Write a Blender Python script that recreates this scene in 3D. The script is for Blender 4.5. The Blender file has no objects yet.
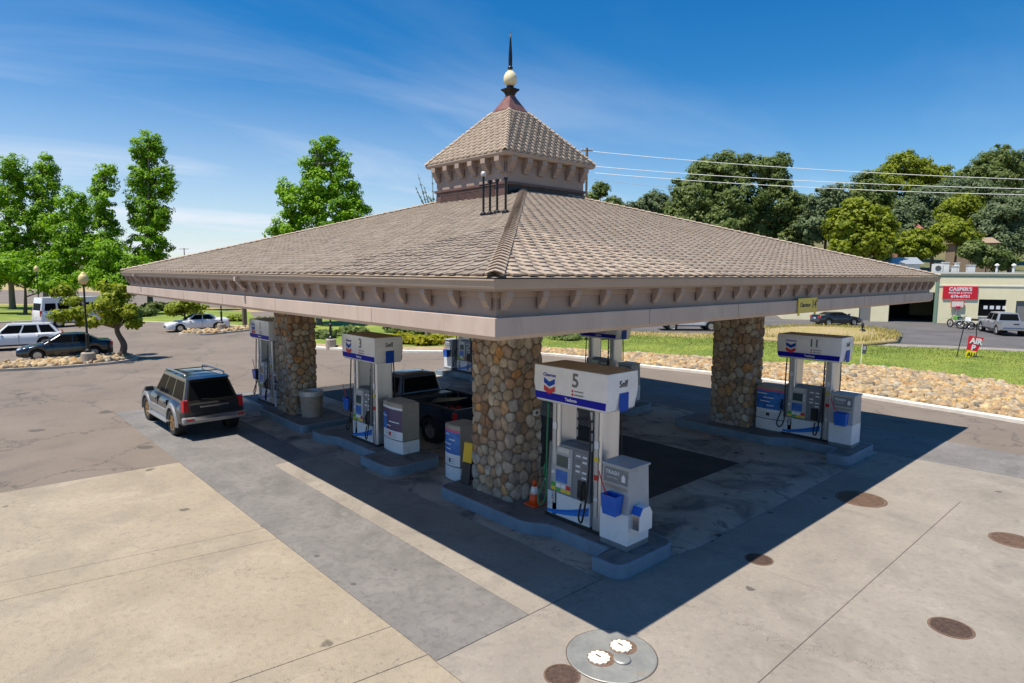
import bpy, math, random
import numpy as np
from mathutils import Matrix, Vector
random.seed(7); RNG = np.random.default_rng(11)
SC = bpy.context.scene
COL = SC.collection
rad = math.radians

# ------------------------------------------------------------------ camera
CAM_POS = np.array([5.721, -4.934, 5.10]); YAW, PITCH, ROLL, FPX = .8303, .1096, .006, 636.0
def cam_axes():
    f = np.array([-math.sin(YAW)*math.cos(PITCH), math.cos(YAW)*math.cos(PITCH), -math.sin(PITCH)])
    r = np.array([math.cos(YAW), math.sin(YAW), 0.]); u = np.cross(r, f)
    return math.cos(ROLL)*r+math.sin(ROLL)*u, -math.sin(ROLL)*r+math.cos(ROLL)*u, f
CR, CU, CF = cam_axes()
cd = bpy.data.cameras.new('camera'); cam = bpy.data.objects.new('camera', cd); COL.objects.link(cam)
cd.sensor_width = 36; cd.lens = FPX/1024*36; cd.clip_start = .1; cd.clip_end = 9000
M = Matrix.Identity(4)
for i in range(3):
    M[i][0] = CR[i]; M[i][1] = CU[i]; M[i][2] = -CF[i]; M[i][3] = CAM_POS[i]
cam.matrix_world = M; SC.camera = cam
def at(px, py, depth):                      # photo pixel + distance along the view axis -> point
    return CAM_POS + CF*depth + CR*((px-512)/FPX*depth) - CU*((py-341.5)/FPX*depth)
def ground(px, py, z=0.):
    D = CF*FPX + CR*(px-512) - CU*(py-341.5)
    return CAM_POS + D*((z-CAM_POS[2])/D[2])

# ------------------------------------------------------------------ sky, sun, exposure
SUN_TO = Vector((-.128, -.392, 1.)).normalized()
wd = bpy.data.worlds.new('World'); SC.world = wd; wd.use_nodes = True
nt = wd.node_tree; nt.nodes.clear()
def N(nt, t, **k):
    n = nt.nodes.new(t)
    for a, v in k.items(): setattr(n, a, v)
    return n
sky = N(nt, 'ShaderNodeTexSky', sky_type='NISHITA', sun_disc=False)
sky.sun_elevation = math.asin(SUN_TO.z); sky.sun_rotation = math.atan2(SUN_TO.x, SUN_TO.y)
sky.altitude = 0; sky.air_density = 1.0; sky.dust_density = .1; sky.ozone_density = 5.0
tc = N(nt, 'ShaderNodeTexCoord'); sx = N(nt, 'ShaderNodeSeparateXYZ'); nt.links.new(tc.outputs['Generated'], sx.inputs[0])
def mth(op, a, b=None, clamp=False):
    m = N(nt, 'ShaderNodeMath', operation=op, use_clamp=clamp)
    for i, v in enumerate((a, b)):
        if v is None: continue
        if isinstance(v, (int, float)): m.inputs[i].default_value = v
        else: nt.links.new(v, m.inputs[i])
    return m.outputs[0]
den = mth('ADD', mth('MAXIMUM', sx.outputs['Z'], 0.0), .10)
cx = N(nt, 'ShaderNodeCombineXYZ'); nt.links.new(mth('DIVIDE', sx.outputs['X'], den), cx.inputs[0]); nt.links.new(mth('DIVIDE', sx.outputs['Y'], den), cx.inputs[1])
mp = N(nt, 'ShaderNodeMapping'); mp.inputs['Rotation'].default_value = (0, 0, rad(42)); mp.inputs['Scale'].default_value = (.9, .34, 1); mp.inputs['Location'].default_value = (3.1, .6, 0)
nt.links.new(cx.outputs[0], mp.inputs[0])
nz = N(nt, 'ShaderNodeTexNoise'); nz.inputs['Scale'].default_value = 1.15; nz.inputs['Detail'].default_value = 9; nz.inputs['Roughness'].default_value = .55; nz.inputs['Distortion'].default_value = .5
nt.links.new(mp.outputs[0], nz.inputs['Vector'])
cr = N(nt, 'ShaderNodeValToRGB'); cr.color_ramp.elements[0].position = .47; cr.color_ramp.elements[1].position = .86
nt.links.new(nz.outputs[0], cr.inputs[0])
low = N(nt, 'ShaderNodeMapRange'); low.inputs[1].default_value = .02; low.inputs[2].default_value = .34; low.inputs[3].default_value = 1.0; low.inputs[4].default_value = .16
nt.links.new(sx.outputs['Z'], low.inputs[0])
msk = mth('MULTIPLY', cr.outputs[0], low.outputs[0])
hz_ = N(nt, 'ShaderNodeMapRange'); hz_.inputs[1].default_value = -.02; hz_.inputs[2].default_value = .27; hz_.inputs[3].default_value = .62; hz_.inputs[4].default_value = 0.
nt.links.new(sx.outputs['Z'], hz_.inputs[0])
west = N(nt, 'ShaderNodeMapRange', interpolation_type='SMOOTHSTEP'); west.inputs[1].default_value = -.98; west.inputs[2].default_value = -.35; west.inputs[3].default_value = 1.; west.inputs[4].default_value = .28
nt.links.new(sx.outputs['X'], west.inputs[0])
msk2 = mth('MULTIPLY', mth('ADD', msk, hz_.outputs[0], True), west.outputs[0])
hs = N(nt, 'ShaderNodeHueSaturation'); hs.inputs['Saturation'].default_value = 1.38; hs.inputs['Value'].default_value = .78
nt.links.new(sky.outputs[0], hs.inputs['Color'])
mx = N(nt, 'ShaderNodeMix', data_type='RGBA'); nt.links.new(msk2, mx.inputs['Factor']); nt.links.new(hs.outputs[0], mx.inputs['A']); mx.inputs['B'].default_value = (5.0, 5.4, 6.0, 1)
bg = N(nt, 'ShaderNodeBackground'); bg.inputs['Strength'].default_value = .103; nt.links.new(mx.outputs['Result'], bg.inputs[0])
wo_ = N(nt, 'ShaderNodeOutputWorld'); nt.links.new(bg.outputs[0], wo_.inputs[0])
sl = bpy.data.lights.new('sun', 'SUN'); sl.energy = 4.25; sl.angle = rad(.53); sl.color = (1, .93, .83)
so = bpy.data.objects.new('sun', sl); COL.objects.link(so); so.rotation_euler = (-SUN_TO).to_track_quat('-Z', 'Y').to_euler(); so.location = (0, 0, 60)
SC.view_settings.view_transform = 'Standard'; SC.view_settings.look = 'None'; SC.view_settings.gamma = 1; SC.view_settings.exposure = 0.68
SC.view_settings.use_curve_mapping = False
SC.render.engine = 'CYCLES'; SC.cycles.use_denoising = True; SC.cycles.max_bounces = 8; SC.cycles.transparent_max_bounces = 8
SC.cycles.caustics_reflective = False; SC.cycles.caustics_refractive = False

# ------------------------------------------------------------------ materials
def s2l(c): return tuple(((v/255)/12.92 if v/255 <= .04045 else ((v/255+.055)/1.055)**2.4) for v in c)
MATS = {}
def mat(name, col, rough=.6, metal=0., col2=None, scale=6., bump=0., bscale=None, detail=6, spec=.5, trans=0., emis=None, estr=0., coat=0., speck=None, lo=.35, hi=.65, extra=None, rnd=None, stretch=None, crack=None, spots=None):
    """Principled material: base colour from a noise between col and col2, optional speckles, per-object ramp, bump."""
    m = bpy.data.materials.new(name); m.use_nodes = True; t = m.node_tree; b = t.nodes['Principled BSDF']; L = t.links.new
    b.inputs['Roughness'].default_value = rough; b.inputs['Metallic'].default_value = metal
    b.inputs['Specular IOR Level'].default_value = spec; b.inputs['Coat Weight'].default_value = coat; b.inputs['Coat Roughness'].default_value = .06
    src = None
    co = N(t, 'ShaderNodeTexCoord'); vec = co.outputs['Object']
    if stretch:
        mpn = N(t, 'ShaderNodeMapping'); mpn.inputs['Scale'].default_value = stretch; L(vec, mpn.inputs[0]); vec = mpn.outputs[0]
    if rnd:
        oi = N(t, 'ShaderNodeObjectInfo'); ge = N(t, 'ShaderNodeNewGeometry')
        ad = N(t, 'ShaderNodeMath', operation='ADD'); L(oi.outputs['Random'], ad.inputs[0]); L(ge.outputs['Random Per Island'], ad.inputs[1])
        fr = N(t, 'ShaderNodeMath', operation='FRACT'); L(ad.outputs[0], fr.inputs[0])
        rp = N(t, 'ShaderNodeValToRGB'); rp.color_ramp.interpolation = 'LINEAR'
        e = rp.color_ramp.elements
        while len(e) < len(rnd): e.new(.5)
        for i, c in enumerate(rnd): e[i].position = i/(len(rnd)-1); e[i].color = (*c, 1)
        L(fr.outputs[0], rp.inputs[0]); src = rp.outputs[0]
    if col2 is not None:
        n1 = N(t, 'ShaderNodeTexNoise'); n1.inputs['Scale'].default_value = scale; n1.inputs['Detail'].default_value = detail; n1.inputs['Roughness'].default_value = .62
        L(vec, n1.inputs['Vector'])
        rp2 = N(t, 'ShaderNodeValToRGB'); rp2.color_ramp.elements[0].position = lo; rp2.color_ramp.elements[1].position = hi
        L(n1.outputs[0], rp2.inputs[0])
        if src is None:
            rp2.color_ramp.elements[0].color = (*col, 1); rp2.color_ramp.elements[1].color = (*col2, 1); src = rp2.outputs[0]
        else:
            rp2.color_ramp.elements[0].color = (.62, .62, .62, 1); rp2.color_ramp.elements[1].color = (1.2, 1.2, 1.2, 1)
            mu = N(t, 'ShaderNodeMix', data_type='RGBA', blend_type='MULTIPLY'); mu.inputs['Factor'].default_value = 1
            L(src, mu.inputs['A']); L(rp2.outputs[0], mu.inputs['B']); src = mu.outputs['Result']
    if extra:
        for (c3, sc3, p0, p1, amt, dist) in extra:          # further layers: colour, scale, ramp from/to, amount, distortion
            n3 = N(t, 'ShaderNodeTexNoise'); n3.inputs['Scale'].default_value = sc3; n3.inputs['Detail'].default_value = 8; n3.inputs['Roughness'].default_value = .65; n3.inputs['Distortion'].default_value = dist
            L(vec, n3.inputs['Vector'])
            r3 = N(t, 'ShaderNodeMapRange'); r3.inputs[1].default_value = p0; r3.inputs[2].default_value = p1; r3.inputs[4].default_value = amt
            L(n3.outputs[0], r3.inputs[0])
            m3 = N(t, 'ShaderNodeMix', data_type='RGBA'); L(r3.outputs[0], m3.inputs['Factor']); m3.inputs['B'].default_value = (*c3, 1)
            if src is None: m3.inputs['A'].default_value = (*col, 1)
            else: L(src, m3.inputs['A'])
            src = m3.outputs['Result']
    if speck:
        c3, sc3, thr, amt = speck
        vo = N(t, 'ShaderNodeTexVoronoi'); vo.inputs['Scale'].default_value = sc3; L(vec, vo.inputs['Vector'])
        r3 = N(t, 'ShaderNodeSeparateColor'); L(vo.outputs['Color'], r3.inputs[0])
        r4 = N(t, 'ShaderNodeMapRange'); r4.inputs[1].default_value = thr; r4.inputs[2].default_value = 1; r4.inputs[4].default_value = amt; L(r3.outputs[0], r4.inputs[0])
        m3 = N(t, 'ShaderNodeMix', data_type='RGBA'); L(r4.outputs[0], m3.inputs['Factor']); m3.inputs['B'].default_value = (*c3, 1)
        if src is None: m3.inputs['A'].default_value = (*col, 1)
        else: L(src, m3.inputs['A'])
        src = m3.outputs['Result']
    if crack:
        c3, sc3, wd_, amt = crack
        nd = N(t, 'ShaderNodeTexNoise'); nd.inputs['Scale'].default_value = sc3*2.2; nd.inputs['Detail'].default_value = 7; nd.inputs['Roughness'].default_value = .7; L(vec, nd.inputs['Vector'])
        va = N(t, 'ShaderNodeVectorMath', operation='MULTIPLY_ADD'); L(nd.outputs['Color'], va.inputs[0]); va.inputs[1].default_value = (1.6/sc3*.35,)*3; L(vec, va.inputs[2])
        vo = N(t, 'ShaderNodeTexVoronoi', feature='DISTANCE_TO_EDGE'); vo.inputs['Scale'].default_value = sc3; L(va.outputs[0], vo.inputs['Vector'])
        r4 = N(t, 'ShaderNodeMapRange'); r4.inputs[1].default_value = wd_; r4.inputs[2].default_value = 0; r4.inputs[4].default_value = amt; L(vo.outputs['Distance'], r4.inputs[0])
        m3 = N(t, 'ShaderNodeMix', data_type='RGBA'); L(r4.outputs[0], m3.inputs['Factor']); m3.inputs['B'].default_value = (*c3, 1)
        L(src, m3.inputs['A']); src = m3.outputs['Result']
    if spots:
        c3, sc3, keep, amt = spots
        nd = N(t, 'ShaderNodeTexNoise'); nd.inputs['Scale'].default_value = sc3*5; nd.inputs['Detail'].default_value = 5; L(vec, nd.inputs['Vector'])
        va = N(t, 'ShaderNodeVectorMath', operation='MULTIPLY_ADD'); L(nd.outputs['Color'], va.inputs[0]); va.inputs[1].default_value = (.28/sc3,)*3; L(vec, va.inputs[2])
        vo = N(t, 'ShaderNodeTexVoronoi'); vo.inputs['Scale'].default_value = sc3; L(va.outputs[0], vo.inputs['Vector']); sp = N(t, 'ShaderNodeSeparateColor'); L(vo.outputs['Color'], sp.inputs[0])
        gt = N(t, 'ShaderNodeMath', operation='GREATER_THAN'); L(sp.outputs[0], gt.inputs[0]); gt.inputs[1].default_value = keep
        rr = N(t, 'ShaderNodeMath', operation='MULTIPLY'); L(sp.outputs[1], rr.inputs[0]); rr.inputs[1].default_value = .16
        df = N(t, 'ShaderNodeMath', operation='SUBTRACT'); L(rr.outputs[0], df.inputs[0]); L(vo.outputs['Distance'], df.inputs[1])
        r5 = N(t, 'ShaderNodeMapRange'); r5.inputs[1].default_value = 0; r5.inputs[2].default_value = .04; r5.inputs[4].default_value = amt; L(df.outputs[0], r5.inputs[0])
        mm = N(t, 'ShaderNodeMath', operation='MULTIPLY'); L(r5.outputs[0], mm.inputs[0]); L(gt.outputs[0], mm.inputs[1])
        m3 = N(t, 'ShaderNodeMix', data_type='RGBA'); L(mm.outputs[0], m3.inputs['Factor']); m3.inputs['B'].default_value = (*c3, 1); L(src, m3.inputs['A']); src = m3.outputs['Result']
    if src is None: b.inputs['Base Color'].default_value = (*col, 1)
    else: L(src, b.inputs['Base Color'])
    if bump:
        n2 = N(t, 'ShaderNodeTexNoise'); n2.inputs['Scale'].default_value = bscale or scale*6; n2.inputs['Detail'].default_value = 6; L(vec, n2.inputs['Vector'])
        bp = N(t, 'ShaderNodeBump'); bp.inputs['Strength'].default_value = bump; bp.inputs['Distance'].default_value = .02; L(n2.outputs[0], bp.inputs['Height']); L(bp.outputs[0], b.inputs['Normal'])
    if emis: b.inputs['Emission Color'].default_value = (*emis, 1); b.inputs['Emission Strength'].default_value = estr
    MATS[name] = m; return m
def leafmat(name, c1, c2, c3):
    m = bpy.data.materials.new(name); m.use_nodes = True; t = m.node_tree; L = t.links.new; b = t.nodes['Principled BSDF']
    ge = N(t, 'ShaderNodeNewGeometry'); co = N(t, 'ShaderNodeTexCoord')
    n1 = N(t, 'ShaderNodeTexNoise'); n1.inputs['Scale'].default_value = .8; n1.inputs['Detail'].default_value = 3; L(co.outputs['Object'], n1.inputs['Vector'])
    ad = N(t, 'ShaderNodeMath', operation='MULTIPLY_ADD'); L(ge.outputs['Random Per Island'], ad.inputs[0]); ad.inputs[1].default_value = .55; 
    sb = N(t, 'ShaderNodeMath', operation='MULTIPLY'); L(n1.outputs[0], sb.inputs[0]); sb.inputs[1].default_value = .5; L(sb.outputs[0], ad.inputs[2])
    rp = N(t, 'ShaderNodeValToRGB'); e = rp.color_ramp.elements; e[0].position = .2; e[1].position = .85; e.new(.52)
    for i, c in enumerate((c1, c2, c3)): e[i].color = (*c, 1)
    L(ad.outputs[0], rp.inputs[0]); L(rp.outputs[0], b.inputs['Base Color']); b.inputs['Roughness'].default_value = .55; b.inputs['Specular IOR Level'].default_value = .3
    tr = N(t, 'ShaderNodeBsdfTranslucent'); L(rp.outputs[0], tr.inputs[0]); ms = N(t, 'ShaderNodeMixShader'); ms.inputs[0].default_value = .46
    L(b.outputs[0], ms.inputs[1]); L(tr.outputs[0], ms.inputs[2]); L(ms.outputs[0], t.nodes['Material Output'].inputs['Surface'])
    MATS[name] = m; return m
def glassmat(name, col, rough=.05):
    return mat(name, col, rough=rough, spec=.8, coat=.3)

g = s2l
mat('asphalt', (0.1558, 0.1254, 0.09879), .93, col2=(0.209, 0.171, 0.1368), scale=.22, bump=.35, bscale=60, lo=.3, hi=.7, extra=[((0.08359, 0.07219, 0.06459), .35, .56, .72, .55, .8), ((0.228, 0.1938, 0.1558), .12, .55, .75, .5, .3)], speck=((0.07599, 0.06839, 0.06079), 40, .75, .35), crack=((0.05428, 0.04885, 0.04342), .2, .010, .75), spots=((0.04342, 0.04017, 0.03691), .5, .5, .6))
mat('asphalt_dark', (0.085, 0.08075, 0.08075), .92, col2=(0.1275, 0.119, 0.1148), scale=.3, bump=.3, bscale=60, extra=[((0.0595, 0.05525, 0.05525), .5, .55, .75, .5, .6)])
mat('tar_black', (.016, .016, .018), .75, col2=(.045, .043, .042), scale=.9, bump=.3, bscale=50, detail=10, extra=[((.10, .094, .086), .5, .55, .75, .75, 1.2), ((.012, .012, .013), 2.5, .55, .7, .7, .6)])
mat('concrete', (0.2254, 0.1978, 0.1638), .88, col2=(0.3174, 0.2806, 0.2318), scale=.5, bump=.3, bscale=55, lo=.3, hi=.72, detail=10, extra=[((.13, .115, .098), 8., .5, .72, .45, .4), ((.42, .38, .31), 11., .56, .72, .35, .2), ((0.1564, 0.1398, 0.1214), .7, .5, .75, .7, 1.2), ((0.368, 0.3312, 0.276), 1.6, .56, .74, .5, .6), ((0.1012, 0.092, 0.08096), 3.2, .64, .76, .55, .5), ((0.1472, 0.1288, 0.1104), 14., .60, .72, .5, .2)], crack=((0.1104, 0.0966, 0.0828), .11, .0016, .7), spots=((0.0552, 0.04784, 0.0414), 1.7, .45, .75))
mat('concrete_beige', (0.276, 0.23, 0.1638), .9, col2=(0.368, 0.3082, 0.2254), scale=.45, bump=.45, bscale=40, lo=.3, hi=.72, detail=10, extra=[((.15, .128, .095), 8., .5, .72, .45, .4), ((.42, .38, .31), 11., .56, .72, .35, .2), ((0.207, 0.1794, 0.1426), .4, .48, .72, .75, .8), ((0.4232, 0.368, 0.276), .9, .56, .78, .6, .6), ((0.184, 0.161, 0.1242), 20., .56, .70, .55, .2), ((0.138, 0.1196, 0.1012), 3., .68, .78, .5, .5)], crack=((0.1288, 0.1104, 0.0828), .10, .0016, .7), spots=((0.0644, 0.0552, 0.0414), 1.1, .55, .7))
mat('concrete_grey', (0.1518, 0.1426, 0.1334), .86, col2=(0.207, 0.1932, 0.1794), scale=.8, bump=.25, bscale=50, detail=10, extra=[((.07, .066, .062), 8., .5, .72, .5, .4), ((0.0966, 0.092, 0.08832), 1.0, .50, .74, .7, 1.2), ((0.276, 0.2576, 0.2346), 2.2, .58, .76, .5, .6), ((0.0782, 0.0736, 0.06992), 6., .62, .74, .5, .4)], spots=((0.0552, 0.0506, 0.046), 2.2, .5, .7))
mat('concrete_oily', (.34, .295, .235), .8, col2=(.45, .39, .315), scale=.7, bump=.22, bscale=45, detail=10, extra=[((.10, .094, .09), .55, .48, .64, .85, 1.2), ((.05, .047, .045), 2.0, .57, .68, .8, .8), ((.035, .033, .032), 6., .62, .70, .7, .4)], spots=((.02, .019, .018), 1.6, .3, .85))
mat('island_top', (.13, .125, .12), .85, col2=(.21, .2, .19), scale=1.2, bump=.22, bscale=45, extra=[((.06, .058, .056), 1.6, .5, .70, .8, 1.), ((.04, .038, .036), 4., .62, .72, .7, .5)])
mat('joint', (.07, .06, .05), .95)
mat('rust', (.13, .08, .055), .75, .25, col2=(.21, .135, .09), scale=9, bump=.3, bscale=60)
mat('manhole_dark', (.075, .05, .04), .7, .35, col2=(.14, .09, .065), scale=14, bump=.4, bscale=80)
mat('steel_plate', (.26, .27, .26), .55, .5, col2=(.38, .38, .35), scale=2.5, bump=.15, extra=[((.42, .32, .18), 3., .6, .75, .6, .5), ((.16, .15, .14), 5, .58, .75, .5, .5)])
mat('cap_white', (.72, .68, .58), .6, col2=(.62, .52, .36), scale=9, lo=.5, hi=.75)
mat('kerb_blue', (.14, .20, .26), .45, col2=(.20, .265, .325), scale=2.2, bump=.1, extra=[((.09, .11, .13), 3, .58, .75, .6, .5), ((.36, .37, .37), 6, .68, .8, .5, .3)])
mat('kerb_white', (.62, .58, .52), .85, col2=(.74, .70, .63), scale=3, bump=.2)
mat('kerb_grey', (.42, .37, .31), .9, col2=(.52, .46, .39), scale=2, bump=.2)
mat('soil', (.30, .21, .13), .97, col2=(.42, .31, .20), scale=1.5, bump=.6, bscale=14)
mat('dry_soil', (.38, .28, .15), .97, col2=(.30, .25, .08), scale=.25, bump=.6, bscale=6)
mat('lawn', (.115, .175, .018), .95, col2=(.225, .27, .036), scale=.32, bump=.9, bscale=22, extra=[((.30, .28, .07), .8, .58, .8, .55, .4), ((.07, .13, .012), 2.2, .55, .75, .5, .3)])
mat('hill', (.16, .13, .055), .97, col2=(.09, .11, .03), scale=.08, bump=.8, bscale=2, extra=[((.38, .25, .13), .06, .6, .75, .8, .4)])
mat('weed', (.34, .27, .05), .9, rnd=[(.30, .26, .04), (.44, .34, .08), (.20, .24, .03), (.48, .36, .12)])
mat('blade', (.12, .2, .02), .9, rnd=[(.10, .15, .015), (.20, .23, .03), (.15, .19, .02), (.27, .24, .07)])
mat('rock', (0.51, 0.4, 0.258), .9, rnd=[(0.4488, 0.31, 0.1462), (0.2448, 0.2, 0.1419), (0.5508, 0.42, 0.2322), (0.3876, 0.22, 0.086), (0.3876, 0.34, 0.258), (0.51, 0.34, 0.1376), (0.1632, 0.145, 0.1118)], col2=(1.02, 1, 0.86), scale=8)
mat('stone', (.3, .2, .15), .82, rnd=[(.40, .27, .15), (.30, .26, .22), (.52, .41, .28), (.30, .16, .08), (.44, .39, .33), (.50, .26, .09), (.33, .31, .285), (.56, .47, .35), (.24, .195, .155), (.44, .31, .185), (.40, .36, .31), (.36, .20, .10)], col2=(1, 1, 1), scale=7, bump=.6, bscale=26)
mat('mortar', (0.1658, 0.1274, 0.09464), .95, col2=(0.2535, 0.2002, 0.1521), scale=20, bump=.5, bscale=40)
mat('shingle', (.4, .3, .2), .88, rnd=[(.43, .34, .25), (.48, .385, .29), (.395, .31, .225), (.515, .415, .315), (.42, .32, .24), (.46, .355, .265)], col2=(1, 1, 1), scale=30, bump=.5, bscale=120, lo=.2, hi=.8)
mat('shingle_dark', (.3, .25, .2), .9, rnd=[(.27, .22, .17), (.33, .272, .212), (.235, .19, .147), (.365, .305, .242), (.255, .20, .155), (.31, .245, .19)], col2=(1, 1, 1), scale=30, bump=.5, bscale=120, lo=.2, hi=.8)  # darker shingle tones, laid on the front main-roof slope only
mat('shingle_under', (0.256, 0.192, 0.136), .9, col2=(0.336, 0.256, 0.184), scale=10, bump=.4)
mat('trim', (0.323, 0.2397, 0.1917), .62, col2=(0.3712, 0.2791, 0.2243), scale=1.6, bump=.06, bscale=30, extra=[((0.2603, 0.1922, 0.1468), 4., .6, .78, .5, .6)])
mat('trim_light', (0.4716, 0.3673, 0.3039), .6, col2=(0.5442, 0.4306, 0.3571), scale=1.2, bump=.06, bscale=30, extra=[((0.3446, 0.2533, 0.1975), 2.2, .54, .75, .6, .8), ((0.272, 0.1942, 0.1444), 7, .62, .8, .6, .3)], stretch=(1.27, 1.182, 0.3799))
mat('gutter', (0.3642, 0.2842, 0.2234), .5, col2=(0.4104, 0.3241, 0.2607), scale=2, extra=[((0.2873, 0.2195, 0.1676), 3, .6, .8, .5, .5)])
mat('soffit', (.48, .42, .36), .8, col2=(.54, .48, .42), scale=2)
mat('brown_wood', (.10, .052, .042), .55, col2=(.15, .08, .065), scale=4, bump=.1)
mat('dark_metal', (.018, .016, .016), .35, .6, col2=(.035, .028, .025), scale=8)
mat('copper', (.27, .115, .085), .42, .55, col2=(.36, .19, .15), scale=5, extra=[((.13, .06, .05), 4, .58, .75, .6, .5)])
mat('globe_cream', (.74, .63, .36), .25, col2=(.84, .76, .5), scale=8)
mat('alu', (.56, .57, .59), .35, .8, col2=(.64, .65, .67), scale=3, bump=.05, stretch=(1, 1, .1))
mat('alu_matte', (.50, .49, .475), .5, .35, col2=(.56, .55, .53), scale=3)
mat('grey_plastic', (.155, .17, .185), .42, col2=(.19, .205, .22), scale=5)
mat('grey_light', (.36, .37, .375), .45, col2=(.42, .425, .43), scale=3, extra=[((.24, .23, .215), 4, .55, .8, .6, .7), ((.16, .155, .15), 11, .64, .78, .5, .4)])
mat('panel_dark', (.07, .078, .088), .35)
mat('black_rubber', (.014, .014, .015), .55)
mat('white_panel', (.70, .715, .73), .35, col2=(.76, .77, .78), scale=2.5, extra=[((.45, .43, .40), 3, .55, .82, .6, .8), ((.30, .28, .26), 9, .64, .78, .5, .4)])
mat('film_white', (.76, .77, .80), .22, col2=(.82, .83, .86), scale=5, bump=.35, bscale=9, coat=.3)
mat('tan_top', (0.578, 0.4335, 0.2805), .9, col2=(0.425, 0.306, 0.187), scale=5, lo=.35, hi=.7)
mat('tan_metal', (.30, .27, .225), .5, .2, col2=(.35, .315, .27), scale=2.5)
mat('logo_blue', (.006, .07, .42), .5, spec=.2); mat('logo_red', (.58, .012, .02), .35)
mat('band_blue', (.004, .008, .36), .5, spec=.2); mat('sky_blue', (.02, .21, .66), .35); mat('mid_blue', (.015, .12, .47), .4)
mat('poster_blue', (.018, .11, .42), .35, col2=(.03, .22, .58), scale=5); mat('poster_dark', (.10, .045, .10), .35, col2=(.03, .05, .16), scale=4)
mat('poster_pink', (.62, .10, .22), .4); mat('poster_white', (.74, .75, .77), .4); mat('ink', (.03, .03, .035), .5); mat('ink_grey', (.16, .16, .17), .5)
mat('bucket_blue', (.012, .10, .48), .38, col2=(.015, .13, .55), scale=4); mat('squeegee_red', (.55, .015, .03), .4)
mat('key_yellow', (.75, .55, .02), .5); mat('key_green', (.06, .38, .05), .5); mat('screen', (.03, .075, .08), .12); mat('hose_green', (.008, .17, .065), .45)
mat('cone_orange', (.82, .10, .012), .5, col2=(.72, .075, .01), scale=6); mat('cone_white', (.78, .78, .76), .4); mat('safety_yellow', (.75, .46, .01), .5)
mat('bin_concrete', (.33, .275, .215), .9, col2=(.41, .345, .275), scale=5, bump=.3, speck=((.2, .17, .13), 60, .8, .5))
mat('sign_yellow', (.74, .56, .05), .5, col2=(.66, .52, .10), scale=7); mat('sign_red', (.62, .012, .03), .45); mat('bright_yellow', (.85, .72, .01), .5)
mat('car_glass', (.008, .009, .010), .1, spec=.07); glassmat('glass_blue', (.03, .07, .10)); MATS['car_glass'].node_tree.nodes['Principled BSDF'].inputs['IOR'].default_value = 1.2; mat('tyre', (.018, .017, .017), .85, col2=(.03, .028, .026), scale=20)
mat('rim_silver', (.5, .5, .5), .3, .85); mat('rim_bronze', (.30, .18, .075), .45, .6); mat('chrome', (.62, .62, .62), .15, 1.)
mat('tail_red', (.5, .008, .012), .2, coat=.5); mat('headlamp', (.7, .72, .74), .1, coat=.6); mat('plate', (.7, .7, .68), .5)
mat('paint_black', (.012, .014, .017), .22, coat=.8); mat('paint_dkblue', (.015, .022, .04), .25, coat=.8); mat('paint_white', (.74, .75, .76), .28, coat=.6)
mat('paint_silver', (.40, .41, .44), .3, .4, coat=.6); mat('paint_champagne', (.30, .30, .295), .35, .35, coat=.4); mat('paint_olive', (.034, .034, .032), .3, .35, coat=.8); mat('black_plastic', (.02, .02, .021), .6)
mat('bark', (.10, .065, .045), .9, col2=(.17, .12, .085), scale=6, bump=.6, bscale=20); mat('bark_grey', (.16, .13, .105), .9, col2=(.23, .19, .16), scale=6, bump=.5)
leafmat('leaf_bright', (.075, .20, .006), (.20, .41, .010), (.40, .60, .018))
leafmat('leaf_oak', (.095, .14, .035), (.165, .225, .06), (.26, .32, .09))
leafmat('leaf_grey', (.10, .145, .065), (.165, .225, .105), (.25, .31, .15))
leafmat('leaf_lime', (.13, .18, .01), (.24, .30, .018), (.36, .39, .03))
leafmat('leaf_pine', (.14, .21, .012), (.28, .35, .018), (.44, .45, .03))
leafmat('leaf_yellow', (.20, .22, .008), (.36, .35, .012), (.48, .44, .02))
mat('bldg_cream', (.82, .74, .47), .85, col2=(.88, .80, .53), scale=.8, bump=.1, extra=[((.70, .62, .40), 1.5, .6, .8, .4, .4)])
mat('bldg_trim', (.70, .69, .60), .8); mat('bldg_green', (.22, .32, .22), .7); mat('dark_inside', (.015, .015, .016), .9); mat('door_grey', (.20, .195, .185), .6)
mat('roof_tar', (.28, .27, .25), .9); mat('ac_white', (.66, .66, .64), .55); mat('house_pink', (.42, .2, .16), .85); mat('tin', (.42, .46, .50), .35, .3); mat('house_brown', (.30, .22, .15), .85); mat('tile_red', (.28, .10, .07), .85)
mat('wire', (.72, .72, .70), .5); mat('wire_dark', (.05, .05, .055), .6); mat('wood_pole', (.15, .115, .085), .9)
mat('lamp_glass', (.70, .56, .25), .3); mat('post_black', (.016, .017, .017), .4, .3); mat('sign_back', (.35, .36, .37), .5); mat('lens_red', (.45, .02, .02), .3)
mat('moto_green', (.12, .30, .05), .35, coat=.4); mat('orange_cloth', (.5, .13, .03), .8); mat('junk_red', (.42, .03, .025), .5); mat('junk_tan', (.42, .33, .18), .8)

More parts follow.
